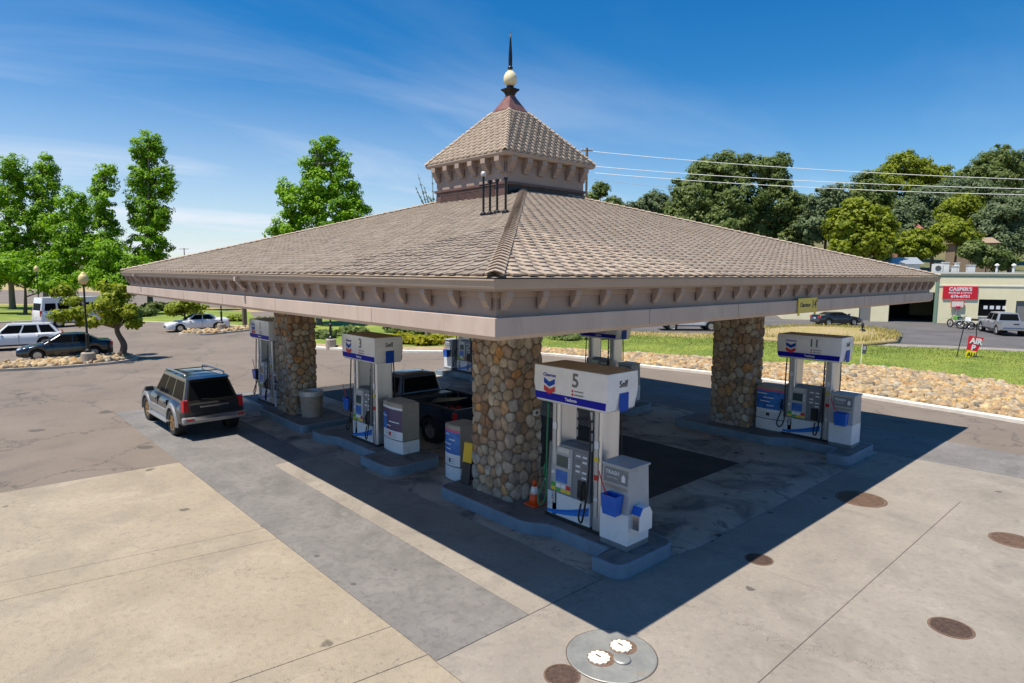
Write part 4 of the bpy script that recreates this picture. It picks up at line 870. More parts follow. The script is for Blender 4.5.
def squeegee_bucket(label, loc):
    t = thing('wash_bucket', label, 'bucket', loc, group='blue wash buckets at the pumps')
    mb = MB(); a, b, h = (.14,.085), (.17,.115), .36
    mb.loft([[(sx_*a[0],sy_*a[1],0) for sx_,sy_ in ((-1,-1),(1,-1),(1,1),(-1,1))],[(sx_*b[0],sy_*b[1],h) for sx_,sy_ in ((-1,-1),(1,-1),(1,1),(-1,1))],[(sx_*(b[0]-.02),sy_*(b[1]-.02),h) for sx_,sy_ in ((-1,-1),(1,-1),(1,1),(-1,1))],[(sx_*(a[0]-.02),sy_*(a[1]-.02),.06) for sx_,sy_ in ((-1,-1),(1,-1),(1,1),(-1,1))]]); mb.build('bucket_shell', 'bucket_blue', t, bevel=.006)
    MB().box((-.12,-.08,.2),(.12,.08,.21)).build('water', 'screen', t)
    s = MB().tube([(-.05,0,.16),(-.30,-.02,.72)], .012, 6).build('squeegee_handle', 'squeegee_red', t); MB().box((-.15,-.02,.14),(.06,.02,.19)).build('squeegee_blade', 'black_rubber', s)
    return t
waste_unit('grey and white waste cabinet with a towel holder on its end, nearest the camera', (-1.08,4.06), bl='blue wash bucket with a red squeegee on the nearest waste cabinet', tl='white and blue paper-towel holder on the end of the nearest waste cabinet')
waste_unit('grey and white waste cabinet at the right end of the right column island', (-.98,14.05), False, bl='blue wash bucket on the waste cabinet of the right column island')
waste_unit('waste cabinet partly hidden behind the nearest pump', (-8.75,14.25), False, bl='blue wash bucket partly hidden behind the nearest pump')
waste_unit('grey waste cabinet on the far corner island above the dark pickup bed', (-19.6,14.2), False, bl='blue wash bucket on the far corner island above the dark pickup')
squeegee_bucket('blue wash bucket hung left of the pump with torn white film', (-11.30,4.05,IH+.75)); squeegee_bucket('blue wash bucket hung on the leftmost pump', (-18.45,4.02,IH+.75))
def info_cabinet(label, loc, W, D, Hh, dark=False, group='rounded poster cabinets', z0=None):
    t = thing('poster_cabinet', label, 'cabinet', (*loc, IH-.006 if z0 is None else z0), group=group); n = 8
    fr = [(-W/2+W*i/n, -D/2-.06*math.sin(math.pi*i/n)) for i in range(n+1)]; P = fr+[(x, -y) for x, y in fr[::-1]]
    def ring(z0, z1, name, m, k=0.): Q = inset(P, -k) if k else P; return MB().prism(Q, z0, z1).build(name, m, t)
    ring(0, .03, 'plinth', 'grey_plastic'); ring(.031, .36, 'lower_panel', 'white_panel'); ring(.361, .38, 'seam', 'panel_dark', -.006); b = ring(.381, Hh, 'body', 'tan_metal'); MB().prism(inset(P, .02), Hh+.001, Hh+.02).build('lid', 'tan_metal', t)
    def strip(z0, z1, i0, i1, m, name, o=.004):
        vs = []; q0, q1 = fr[i0:i1+1], None
        for x, y in fr[i0:i1+1]: vs += [(x*.985, y-o, z0), (x*.985, y-o, z1)]
        k = len(vs)//2; mb = MB(); mb.add(vs, [(2*i,2*i+2,2*i+3,2*i+1) for i in range(k-1)]); return mb.build(name, m, b)
    zm = .62 if dark else .68
    strip(.39, zm, 0, n, 'poster_white', 'poster_lower'); strip(zm, Hh-.16, 0, n, 'poster_dark' if dark else 'poster_blue', 'poster_upper')
    strip(Hh-.16, Hh-.10, 0, n, 'poster_white' if dark else 'poster_pink', 'poster_stripe')
    r = random.Random(int(W*100)+int(loc[0]*10))
    for k in range(3 if dark else 4):
        z = zm+.10+.12*k; i0 = r.randint(0,3); strip(z, z+.028, i0, i0+r.randint(2,4), 'poster_white', 'poster_line', .006)
    for k in range(3): strip(.44+.06*k, .45+.06*k, 1, 6, 'ink_grey', 'poster_line', .006)
    strip(.47, .56, 3, 4, 'logo_red' if dark else 'ink', 'poster_mark', .0075)
    if dark: strip(zm+.02, zm+.45, 0, 2, 'poster_blue', 'poster_picture', .0055)
    return t
info_cabinet('rounded cabinet with a blue poster at the left end of the near column island', (-6.42,4.50), .60, .55, 1.38, z0=0.)
info_cabinet('rounded cabinet with a dark poster to the right of pump 3', (-8.80,4.28), .95, .52, 1.36, True)
info_cabinet('flat cabinet with a blue poster between the right column and pump 11', (-3.17,14.31), .92, .46, 1.40)
info_cabinet('slim cabinet with a red and white poster between pump 1 and the left column', (-16.45,4.20), .35, .5, 1.30, True)
# traffic cone
t = thing('traffic_cone', 'orange traffic cone with a white collar beside pump 5', 'cone', (-3.50,4.16,IH-.006))
MB().box((-.17,-.17,0),(.17,.17,.03)).build('base', 'cone_orange', t, bevel=.01)
MB().lathe([(.125,.03),(.085,.24)], 18).build('lower_cone', 'cone_orange', t, smooth=True); MB().lathe([(.086,.24),(.058,.40)], 18).build('collar', 'cone_white', t, smooth=True); MB().lathe([(.057,.40),(.035,.52),(.028,.53),(.02,.532)], 18).build('upper_cone', 'cone_orange', t, smooth=True)
# litter bin
t = thing('litter_bin', 'round tan concrete litter bin in front of the left stone column', 'litter bin', (-14.36,4.3,IH-.006))
MB().lathe([(.33,0),(.335,.02),(.37,.70),(.37,.72),(.30,.72)], 26).build('bin_body', 'bin_concrete', t, smooth=False); MB().lathe([(.385,.70),(.39,.72),(.39,.86),(.375,.87),(.30,.87),(.28,.80),(.27,.60)], 26).build('bin_rim', 'alu_matte', t); MB().lathe([(.29,.62),(.01,.63)], 20).build('bin_liner', 'black_rubber', t)
# yellow caution board by the near column
t = thing('caution_board', 'yellow and black folding caution board between the blue cabinet and near column', 'caution sign', (-5.48,4.0,IH-.006), rz=.15)
for sd in (-1,1):
    MB().hexa([(-.13,sd*.16-.012,.0),(.13,sd*.16-.012,.0),(.13,sd*.16+.012,0),(-.13,sd*.16+.012,0),(-.12,sd*.08-.012,.50),(.12,sd*.08-.012,.50),(.12,sd*.08+.012,.50),(-.12,sd*.08+.012,.50)]).build('lower_board', 'black_rubber', t)
    MB().hexa([(-.14,sd*.08-.016,.501),(.14,sd*.08-.016,.501),(.14,sd*.08+.016,.501),(-.14,sd*.08+.016,.501),(-.13,sd*.02-.016,.95),(.13,sd*.02-.016,.95),(.13,sd*.02+.016,.95),(-.13,sd*.02+.016,.95)]).build('upper_board', 'safety_yellow', t, bevel=.008)
# ------------------------------------------------------------------ covers in the forecourt
def cover(label, px, rpx, m, ring_m='rust', grid=True):
    p = ground(*px); e = ground(px[0]+rpx, px[1]); q = ground(px[0], px[1]); r_ = np.linalg.norm((e-q)[:2])
    t = thing('manhole_cover', label, 'manhole', (p[0], p[1], 0), group='round covers in the forecourt')
    MB().lathe([(r_*1.0,-.01),(r_*1.0,.006),(r_*.90,.008),(r_*.90,-.01)], 40).build('frame', ring_m, t); MB().lathe([(r_*.885,-.01),(r_*.885,.003),(.01,.004)], 40).build('lid', m, t)
    if grid:
        mb = MB(); k = int(r_*.8/.035)
        for i in range(-k, k+1):
            y = i*.035; w = math.sqrt(max(0, (r_*.86)**2-y*y))
            if w > .03: mb.box((-w,y-.009,.0031),(w,y+.009,.008)); 
        mb.build('tread', m, t)
    return t
cover('rust-brown round cover half inside the canopy shadow right of pump 11', (861,499), 23, 'rust')
cover('large rust-brown round cover at the right edge of the forecourt', (1013,540.5), 20, 'rust')
cover('dark ribbed manhole cover alone on sunlit concrete at lower right', (951,628), 20, 'manhole_dark')
cover('small dark cover on the shadow edge in front of pump 5', (759,559.5), 13.5, 'manhole_dark')
cover('dark ribbed cover beside the big steel plate at the bottom edge', (562,675.5), 18.5, 'manhole_dark')
p = ground(611.5,655); R_ = .60
t = thing('fill_plate', 'large round steel tank-fill plate with two white caps at the shadow tip', 'fill cover', (p[0],p[1],0))
MB().lathe([(R_,-.01),(R_,.006),(R_*.985,.012),(.01,.013)], 56).build('plate', 'steel_plate', t); MB().lathe([(R_+.012,-.01),(R_+.012,.004),(R_+.001,.004),(R_+.001,-.01)], 56).build('seat_ring', 'manhole_dark', t)
for q, rr, m in (((599,659),.150,'cap_white'),((621,647.5),.150,'cap_white')):
    w = ground(*q)-p; mb = MB(); P = []
    for i in range(48): a = 2*math.pi*i/48; k_ = rr*(1.0 if (i//2)%2 else .90); P.append((w[0]+k_*math.cos(a), w[1]+k_*math.sin(a)))
    mb.prism(P, .0135, .030); c_ = mb.build('fill_cap', m, t); MB().lathe([(rr*.80,.0301),(rr*.78,.040),(.01,.041)], 28, (w[0],w[1],0)).build('cap_disc', m, c_); MB().box((w[0]-.055,w[1]-.012,.041),(w[0]+.03,w[1]+.012,.0435)).build('cap_slot', 'manhole_dark', c_)
    MB().lathe([(rr*1.25,.0131),(rr*1.25,.0142),(.02,.0143)], 28, (w[0]+.02,w[1]+.02,0)).build('rust_stain', 'rust', c_)
w = ground(622,661)-p; MB().lathe([(.115,.0135),(.115,.035),(.10,.045),(.02,.047)], 28, (w[0],w[1],0)).build('vapour_cap', 'steel_plate', t)

# ------------------------------------------------------------------ vehicles (x forward, y left, origin on the ground under the middle)
def pl(x, tab):
    xs = [q[0] for q in tab]; return np.interp(x, xs, [q[1] for q in tab])
def vehicle(name, label, cat, loc, head, L, W, H, wb, wr, ztop, zb, cabin, paint, glass='car_glass', side=((.04,.46),(.50,.96)), rim='rim_silver', group=None,
            tail=(.55,.95,.16), headz=(.55,.75), nose=.55, rear=.3, open_bed=None, wshift=0., arch=1.16, glassv=(.10,.88), tiltx=None, lower=None):
    """cabin = (windscreen base x, windscreen top x, rear top x, rear base x, belt z, roof half width)"""
    t = thing(name, label, cat, loc, head, group=group); hl = L/2; xw = (wb/2+wshift, -wb/2+wshift); ra = wr*arch
    xs = set(np.linspace(-hl, hl, 34).tolist())
    for c_ in xw: xs |= set((c_+ra*np.cos(np.linspace(0, math.pi, 15))).tolist())
    xs |= {hl-.03, hl-.1, -hl+.03, -hl+.1}
    xs = sorted(x for x in xs if -hl <= x <= hl)
    if open_bed: xs = [x for x in xs if x > open_bed[0]] ; xs = [open_bed[0]]+xs
    rings = []
    for x in xs:
        ef = max(0., (x-(hl-nose))/nose); er = max(0., ((-hl+rear)-x)/rear)
        w = W/2*(1-.22*ef**2.2)*(1-.10*er**2.2); b = zb+.10*ef**3+.06*er**2; top = pl(x, ztop)
        for c_ in xw:
            if abs(x-c_) < ra: b = max(b, wr*.96+math.sqrt(ra*ra-(x-c_)**2))
        b = min(b, top-.06); h = top-b
        half = [(.90*w, b), (.985*w, b+.10*h), (1.*w, b+.32*h), (.995*w, b+.60*h), (.955*w, b+.86*h), (.89*w, b+.965*h), (.55*w, b+h+.018), (0, b+h+.026)]
        rings.append([(x, y, z) for y, z in half]+[(x, -y, z) for y, z in half[-2::-1]])
    mb = MB(); mb.loft(rings, cap=True, closed=False)
    # cap faces already added by loft
    body = smooth_angle(mb.build('body', paint, t), 38)
    mb = MB(); mb.box((-hl*.93,-W*.40,zb+.02),(hl*.90,W*.40,zb+.38)); mb.build('underbody', 'black_plastic', t)
    for c_ in xw:
        for s in (-1, 1):
            yo = s*(W/2-.005); yi = s*(W/2-.22); prof = [(.02,.02),(wr*.93,0),(wr,.03),(wr,.19),(wr*.93,.22),(wr*.66,.215),(wr*.64,.12)]
            wl = MB().lathe([(r_, (h_ if s > 0 else -h_)+yi) for r_, h_ in prof], 26, (c_,0,wr), 'y', cap=False).build('wheel', 'tyre', t)
            rm = MB(); rm.lathe([(wr*.66,yo-s*.03),(wr*.62,yo-s*.015),(wr*.58,yo-s*.035),(wr*.2,yo-s*.05)], 22, (c_,0,wr), 'y'); rm.lathe([(wr*.17,yo-s*.05),(wr*.15,yo-s*.01),(.01,yo-s*.008)], 12, (c_,0,wr), 'y')
            for k in range(6):
                a = k*math.pi/3; d = np.array([math.cos(a),0,math.sin(a)]); n_ = np.array([-math.sin(a),0,math.cos(a)]); o_ = np.array([c_,yo-s*.03,wr])
                rm.hexa([o_+d*wr*.15-n_*.03, o_+d*wr*.15+n_*.03, o_+d*wr*.6+n_*.035, o_+d*wr*.6-n_*.035]+[o_+np.array([0,s*.02,0])+d*wr*.15-n_*.025, o_+np.array([0,s*.02,0])+d*wr*.15+n_*.025, o_+np.array([0,s*.012,0])+d*wr*.6+n_*.03, o_+np.array([0,s*.012,0])+d*wr*.6-n_*.03])
            rm.build('rim', rim, wl)
            mb = MB(); mb.lathe([(ra*.97, s*(W/2-.30)), (ra*.97, s*(W/2-.015))], 24, (c_,0,wr), 'y'); mb.f = [f for f in mb.f if len(f) == 4]; mb.build('wheel_well', 'black_plastic', t)
    wbx, wtx, rtx, rbx, zbelt, wt = cabin; wbt = W/2*.90; zr = H-.05
    def quadp(P, u, v, o=0.):
        A, B, C, D = [np.array(q, float) for q in P]; p = (A*(1-u)+B*u)*(1-v)+(D*(1-u)+C*u)*v
        n_ = np.cross(B-A, D-A); n_ /= np.linalg.norm(n_); return p+n_*o
    zsh = zbelt-.04
    bot = [(wbx,wbt*.90,zsh),(wbx,-wbt*.90,zsh),(rbx,-wbt*.95,zsh),(rbx,wbt*.95,zsh)]; top = [(wtx,wt*.94,zr),(wtx,-wt*.94,zr),(rtx,-wt*.97,zr),(rtx,wt*.97,zr)]
    mbm = [((wbx+rbx)/2+.1,wbt,zsh),((wtx+rtx)/2,wt,zr)]
    mb = MB(); nx, ny = 7, 7; mb.loft([bot, top], cap=False); rf = []
    for i in range(nx):
        for j in range(ny):
            u, v = i/(nx-1), j/(ny-1); p = quadp([top[0],top[3],top[2],top[1]], u, v); p[2] += .05*(1-(2*u-1)**4)*(1-(2*v-1)**4)**1+.0; rf.append(p)
    mb.add(rf, [(i*ny+j,(i+1)*ny+j,(i+1)*ny+j+1,i*ny+j+1) for i in range(nx-1) for j in range(ny-1)]); cab = smooth_angle(mb.build('cabin', paint, t, bevel=.06), 50)
    def win(P, u0, u1, v0, v1, name='window', m=glass):
        q = []
        for (u, v) in ((u0,v0),(u1,v0),(u1,v1),(u0,v1)): q.append(quadp(P,u,v,.006))
        c_ = np.mean(q, 0); Q = fillet([(0,0)]*0, 0) if False else q; qi = [c_+(p-c_)*.97 for p in q]
        mb = MB(); mb.add(q+qi, [(0,1,5,4),(1,2,6,5),(2,3,7,6),(3,0,4,7),(4,5,6,7)]); return mb.build(name, m, cab)
    v0, v1 = glassv
    win([bot[1],bot[0],top[0],top[1]], .05,.95,v0-.02,v1+.04,'windscreen', 'glass_blue' if glass == 'car_glass_b' else glass)
    win([bot[3],bot[2],top[2],top[3]], .07,.93,v0+.02,v1,'rear_window')
    for (a, b) in side:
        win([bot[0],bot[3],top[3],top[0]], a,b,v0,v1); win([bot[2],bot[1],top[1],top[2]], 1-b,1-a,v0,v1)
    for s in (-1, 1):
        z0, z1, tw = tail; y0 = W/2*.93
        MB().hexa([(-hl-.012,s*(y0-tw),z0),(-hl-.012,s*(y0-.01),z0),(-hl+.12,s*(y0+.028),z0),(-hl+.12,s*(y0-tw),z0),(-hl-.005,s*(y0-tw),z1),(-hl-.005,s*(y0-.02),z1),(-hl+.12,s*(y0+.015),z1),(-hl+.12,s*(y0-tw),z1)]).build('tail_light', 'tail_red', t)
        z0, z1 = headz; y0 = W/2*.80
        MB().hexa([(hl+.01,s*(y0-.30),z0),(hl-.10,s*(y0+.0),z0),(hl-.34,s*(y0+.105),z0+.02),(hl-.3,s*(y0-.3),z0),(hl-.06,s*(y0-.30),z1),(hl-.16,s*(y0-.02),z1),(hl-.40,s*(y0+.085),z1+.02),(hl-.3,s*(y0-.3),z1)]).build('headlight', 'headlamp', t, bevel=.01)
        xm = wbx-.32; MB().box((xm-.06,min(s*wbt*1.0,s*(W/2+.17)),zbelt+.02),(xm+.06,max(s*wbt*1.0,s*(W/2+.17)),zbelt+.17)).build('mirror', paint, t, bevel=.03)
        for (a, b) in side[:2]:
            xh = wbx+(rbx-wbx)*(b-.06); MB().box((xh-.09,s*(W/2-.01),zbelt-.17),(xh+.09,s*(W/2+.025),zbelt-.13)).build('door_handle', paint, t, bevel=.008)
            xd = wbx+(rbx-wbx)*b; MB().box((xd-.006,s*W/2*.9,zb+.14),(xd+.006,s*(W/2+.004),zbelt-.05)).build('door_seam', 'black_plastic', t)
        MB().box((-wb/2+ra+wshift,s*W/2*.86,zb-.02),(wb/2-ra+wshift,s*(W/2*.99),zb+.08)).build('sill', 'black_plastic' if lower is None else lower, t, bevel=.01)
    MB().box((hl-.08,-W*.30,zb+.12),(hl+.012,W*.30,zb+.28)).build('grille', 'black_plastic', t, bevel=.01); MB().box((-hl-.016,-.17,tail[0]-.10),(-hl+.02,.17,tail[0]+.03)).build('number_plate', 'plate', t)
    return t, cab
def sedan(label, loc, head, paint, L=4.55, W=1.78, H=1.45, group=None, rim='rim_silver', **k):
    hl = L/2
    return vehicle('parked_car', label, 'car', loc, head, L, W, H, L*.585, .32, [(-hl,.80),(-hl+.12,1.0),(-hl+.5,1.03),(-.8,.99),(.7,.97),(hl-.9,.88),(hl-.25,.76),(hl,.60)], .22,
                   (1.05,.25,-.95,-1.75,.98,.58), paint, side=((.10,.47),(.50,.86)), rim=rim, group=group, tail=(.72,.92,.30), headz=(.55,.72), **k)
# --- dark SUV with pale cladding beside pump 1
suv, cab = vehicle('sport_utility_vehicle', 'black sport utility vehicle with silver lower cladding stopped beside pump 1', 'SUV', (-16.98,1.22,0), math.pi+.02, 4.75, 1.90, 1.83, 2.79, .41,
    [(-2.375,1.02),(-2.2,1.06),(.75,1.10),(1.4,1.07),(2.2,.98),(2.375,.80)], .42, (1.10,.48,-1.92,-2.24,1.08,.62), 'paint_olive', side=((.05,.31),(.335,.60),(.63,.93)), rim='rim_bronze', tail=(.86,1.20,.15), headz=(.75,.93), nose=.45, rear=.22, arch=1.10, glassv=(.14,.86), lower='paint_champagne')
for c_ in (1.395,-1.395):
    for s in (-1,1):
        mb = MB(); rr = .41; pts = [(c_+a*math.cos(q), .41+a*math.sin(q)) for q in np.linspace(-.1,math.pi+.1,13) for a in (0,)]
        R0, R1 = .455, .60; fa = []
        for i in range(13):
            q = -.12+(math.pi+.24)*i/12; fa.append([(c_+R0*math.cos(q),s*.90,.41+R0*math.sin(q)),(c_+R0*math.cos(q),s*.985,.41+R0*math.sin(q)),(c_+R1*.93*math.cos(q),s*.985,.41+R1*.93*math.sin(q)),(c_+R1*math.cos(q),s*.93,.41+R1*math.sin(q))])
        mb.loft(fa); smooth_angle(mb.build('wheel_arch', 'paint_champagne', suv), 50)
for s in (-1,1):
    MB().box((-.92,s*.93-.02,.50),(.92,s*.93+.035,.74)).build('door_cladding', 'paint_champagne', suv, bevel=.015)
    MB().tube(catmull([(.30,s*.56,1.82),(.18,s*.56,1.875),(-.7,s*.57,1.885),(-1.55,s*.57,1.875),(-1.68,s*.57,1.81)],5), .026, 8).build('roof_rail', 'rim_silver', suv, smooth=True)
    MB().box((-1.15,s*.98-.07,.36),(.95,s*.98+.07,.42)).build('side_step', 'paint_champagne', suv, bevel=.015)
for x in (-.25,-1.15): MB().box((x-.03,-.57,1.865),(x+.03,.57,1.89)).build('cross_bar', 'black_plastic', suv, bevel=.01)
MB().box((-2.52,-.93,.50),(-2.30,.93,.70)).build('rear_bumper', 'paint_champagne', suv, bevel=.05); MB().box((-2.54,-.60,.60),(-2.50,.60,.715)).build('bumper_step', 'chrome', suv, bevel=.01)
MB().box((-2.43,-.72,.76),(-2.385,.72,1.06)).build('tailgate_panel', 'paint_black', suv, bevel=.02); MB().box((-2.455,-.42,.965),(-2.425,.42,1.015)).build('tailgate_trim', 'chrome', suv, bevel=.01)
MB().hexa([(-2.12,-.60,1.76),(-2.12,.60,1.76),(-1.85,.60,1.80),(-1.85,-.60,1.80),(-2.14,-.58,1.79),(-2.14,.58,1.79),(-1.85,.58,1.83),(-1.85,-.58,1.83)]).build('spoiler', 'paint_black', suv, bevel=.01)
MB().tube(catmull([(-2.26,-.05,1.10),(-2.23,.10,1.16),(-2.22,.3,1.18)],4), .01, 5).build('rear_wiper', 'black_rubber', suv)
for s in (-1,1): MB().box((-2.53,s*.74-.10,.60),(-2.515,s*.74+.10,.66)).build('reflector', 'tail_red', suv)
# --- parked cars on the left
def heading(a, b): a, b = np.array(a[:2]), np.array(b[:2]); d = b-a; return math.atan2(d[1], d[0])
sedan('black hatchback-shaped sedan parked behind the rock strip and lamp post', (-38.35,.62,0), -math.pi/2-.12, 'paint_black', 4.5, 1.75, 1.47)
t, cb = vehicle('parked_car', 'white station-wagon SUV cut off by the left edge of the picture', 'car', (-45.4,-1.0,0), -math.pi/2-.10, 4.8, 1.86, 1.66, 2.8, .37, [(-2.4,.95),(-2.2,1.05),(.6,1.03),(1.3,1.0),(2.1,.9),(2.4,.7)], .28, (1.15,.45,-1.75,-2.25,1.02,.64), 'paint_white', side=((.05,.36),(.39,.66),(.70,.94)), tail=(.85,1.05,.2), headz=(.68,.85))
for s in (-1,1): MB().tube(catmull([(.2,s*.56,1.65),(.1,s*.56,1.70),(-1.3,s*.57,1.70),(-1.4,s*.57,1.65)],4), .02, 6).build('roof_rail', 'rim_silver', t)
sedan('white sedan parked facing left behind a small round tree', (-51.6,11.5,0), -math.pi/2-.10, 'paint_white', 4.85, 1.85, 1.46)
v, cb = vehicle('minibus', 'white high-roofed minibus parked beside the grass strip', 'van', (-63.5,4.9,0), math.pi/2+.25, 6.6, 2.05, 2.65, 3.9, .38, [(-3.3,1.42),(2.0,1.40),(2.5,1.15),(3.1,1.05),(3.3,.8)], .34, (2.35,1.55,-3.05,-3.25,1.36,.88), 'paint_white', side=((.05,.16),(.19,.36),(.39,.56),(.59,.76),(.79,.95)), tail=(1.0,1.5,.14), headz=(.78,1.0), nose=.4, rear=.1, glassv=(.12,.62))
# --- dark pickup in the bay
pk, cb = vehicle('pickup_truck', 'dark navy pickup loaded with tools, parked behind pump 3', 'pickup', (-11.35,6.75,0), math.pi-.02, 5.8, 1.88, 1.80, 3.5, .40, [(0.,1.14),(1.6,1.14),(2.1,1.1),(2.75,1.0),(2.9,.80)], .42, (1.85,1.25,.22,.06,1.14,.66), 'paint_dkblue', side=((.08,.86),), open_bed=(.02,), tail=(.80,1.08,.10), headz=(.7,.88), glassv=(.14,.84))
MB().box((-2.82,-.92,.48),(0.,.92,.64)).build('bed_floor', 'black_plastic', pk)
for s in (-1,1):
    ra = .45; arc = [(-1.75+ra*math.cos(q), .39+ra*math.sin(q)) for q in np.linspace(math.pi, 0, 13)]; P = [(-2.84,.48)]+arc+[(0.,.48),(0.,1.16),(-2.84,1.16)]
    mb = MB(); mb.extrude([(x, s*.94, z) for x, z in P], (0,-s*.10,0)); mb.build('bed_side', 'paint_dkblue', pk); MB().box((-2.84,s*.90-.07,1.161),(0.,s*.90+.05,1.19)).build('bed_rail', 'black_plastic', pk, bevel=.01)
MB().box((-2.90,-.84,.64),(-2.845,.84,1.16)).build('tailgate', 'paint_dkblue', pk, bevel=.012); MB().box((-3.06,-.90,.44),(-2.92,.90,.60)).build('rear_bumper', 'black_plastic', pk, bevel=.03); MB().box((-.03,-.80,1.14),(-.01,.80,1.18)).build('headboard', 'black_plastic', pk)
def prop(name, label, cat, mbs, loc, rz=0., group=None):
    t = thing(name, label, cat, loc, rz, group=group)
    for nm, m_, mb, bv in mbs: mb.build(nm, m_, t, bevel=bv)
    return t
zb_ = .63
prop('tool_chest', 'black tool chest across the dark pickup bed behind its cab', 'tool chest', [('chest','black_plastic',MB().box((-.2,-.75,0),(.2,.75,.46)),.02),('lid','panel_dark',MB().box((-.22,-.77,.461),(.22,.77,.55)),.02)], (-10.95,6.72,zb_))
prop('fuel_can', 'red fuel can lying in the dark pickup bed', 'fuel can', [('can','junk_red',MB().box((-.17,-.12,0),(.17,.12,.42)),.04),('spout','black_rubber',MB().tube([(-.08,0,.42),(-.16,0,.56)],.025,7),0),('grip','junk_red',MB().tube([(-.02,0,.44),(.03,0,.50),(.12,0,.47)],.02,6),0)], (-9.2,6.25,zb_))
prop('mower', 'red garden machine standing in the dark pickup bed', 'mower', [('deck','junk_red',MB().lathe([(.26,.1),(.28,.16),(.26,.26),(.10,.30)],14),0),('engine','black_plastic',MB().lathe([(.12,.30),(.13,.42),(.08,.47),(.02,.48)],12),0),('handlebar','panel_dark',MB().tube([(.2,-.2,.2),(.55,-.2,.62),(.55,.2,.62),(.2,.2,.2)],.014,6),0)]+[('caster','tyre',MB().lathe([(.08,-.025),(.09,0),(.08,.025)],12,(sx_*.22,sy_*.24,.09),'y'),0) for sx_ in (-1,1) for sy_ in (-1,1)], (-9.85,6.85,zb_), 2.6)
prop('rake_bundle', 'bundle of wooden-handled tools laid over the pickup bed', 'tools', [('handle','junk_tan',MB().tube([(-.7,.1*k-.15,.30+.03*k),(.55,.12*k-.2,.56)],.014,5),0) for k in range(4)], (-9.7,6.6,zb_+.1), .2)
prop('tarp_roll', 'rolled black tarpaulin in the pickup bed near the tailgate', 'tarpaulin', [('roll','black_plastic',MB().tube(catmull([(-.1,-.7,.14),(0,-.2,.17),(.05,.3,.15),(0,.72,.14)],5),[.13+.02*math.sin(i*1.7) for i in range(16)],10),0)], (-8.85,6.75,zb_+.01), .1)
# --- vehicles across the road on the right
P0, P1 = ground(866,326.5), ground(812,324.5)
w_ = (P0+P1)/2
sedan('black coupe parked on the road behind the golden weeds', (w_[0]-.6,w_[1]+.9,0), math.atan2(.738,.675)+.12, 'paint_black', 4.6, 1.8, 1.34)
w_ = ground(1008,336)
s2, cb = vehicle('pickup_truck', 'silver crew-cab pickup parked in front of the cream workshop', 'pickup', (w_[0]-.9,w_[1]+2.4,0), 2.08, 5.7, 2.0, 1.9, 3.5, .42, [(-.9,1.18),(.9,1.20),(1.7,1.15),(2.6,1.05),(2.85,.82)], .44, (1.35,.75,-1.25,-1.45,1.18,.70), 'paint_silver', side=((.06,.46),(.50,.90)), open_bed=(-1.42,), tail=(.88,1.18,.12), headz=(.8,1.0), wshift=.05)
MB().box((-2.84,-.96,.55),(-1.43,.96,.70)).build('bed_floor', 'paint_silver', s2); MB().box((-3.02,-.98,.48),(-2.86,.98,.66)).build('rear_bumper', 'chrome', s2, bevel=.03); MB().box((-2.9,-.90,.70),(-2.84,.90,1.2)).build('tailgate', 'paint_silver', s2, bevel=.02); MB().box((-2.915,-.2,.98),(-2.9,.2,1.06)).build('tailgate_handle', 'black_plastic', s2)
for s in (-1,1):
    arc = [(-1.7+.47*math.cos(q), .41+.47*math.sin(q)) for q in np.linspace(math.pi, 0, 13)]
    mb = MB(); mb.extrude([(x, s*1.0, z) for x, z in [(-2.88,.52)]+arc[0:]+[(-1.22,.52),(-1.22,1.2),(-2.88,1.2)]], (0,-s*.10,0)); mb.build('bed_side', 'paint_silver', s2)
# white pickup passing on the road behind the right column
w_ = ground(690,334)
s3, cb = vehicle('pickup_truck', 'white pickup on the road seen left of the right stone column', 'pickup', (w_[0]-2.2,w_[1]+3.3,0), math.atan2(.738,.675), 5.6, 1.95, 1.85, 3.4, .40, [(-2.8,1.12),(-.6,1.12),(.9,1.18),(1.7,1.12),(2.6,1.0),(2.8,.8)], .42, (1.35,.75,-1.1,-1.35,1.14,.68), 'paint_white', side=((.06,.46),(.50,.90)), tail=(.84,1.1,.12), headz=(.75,.95))

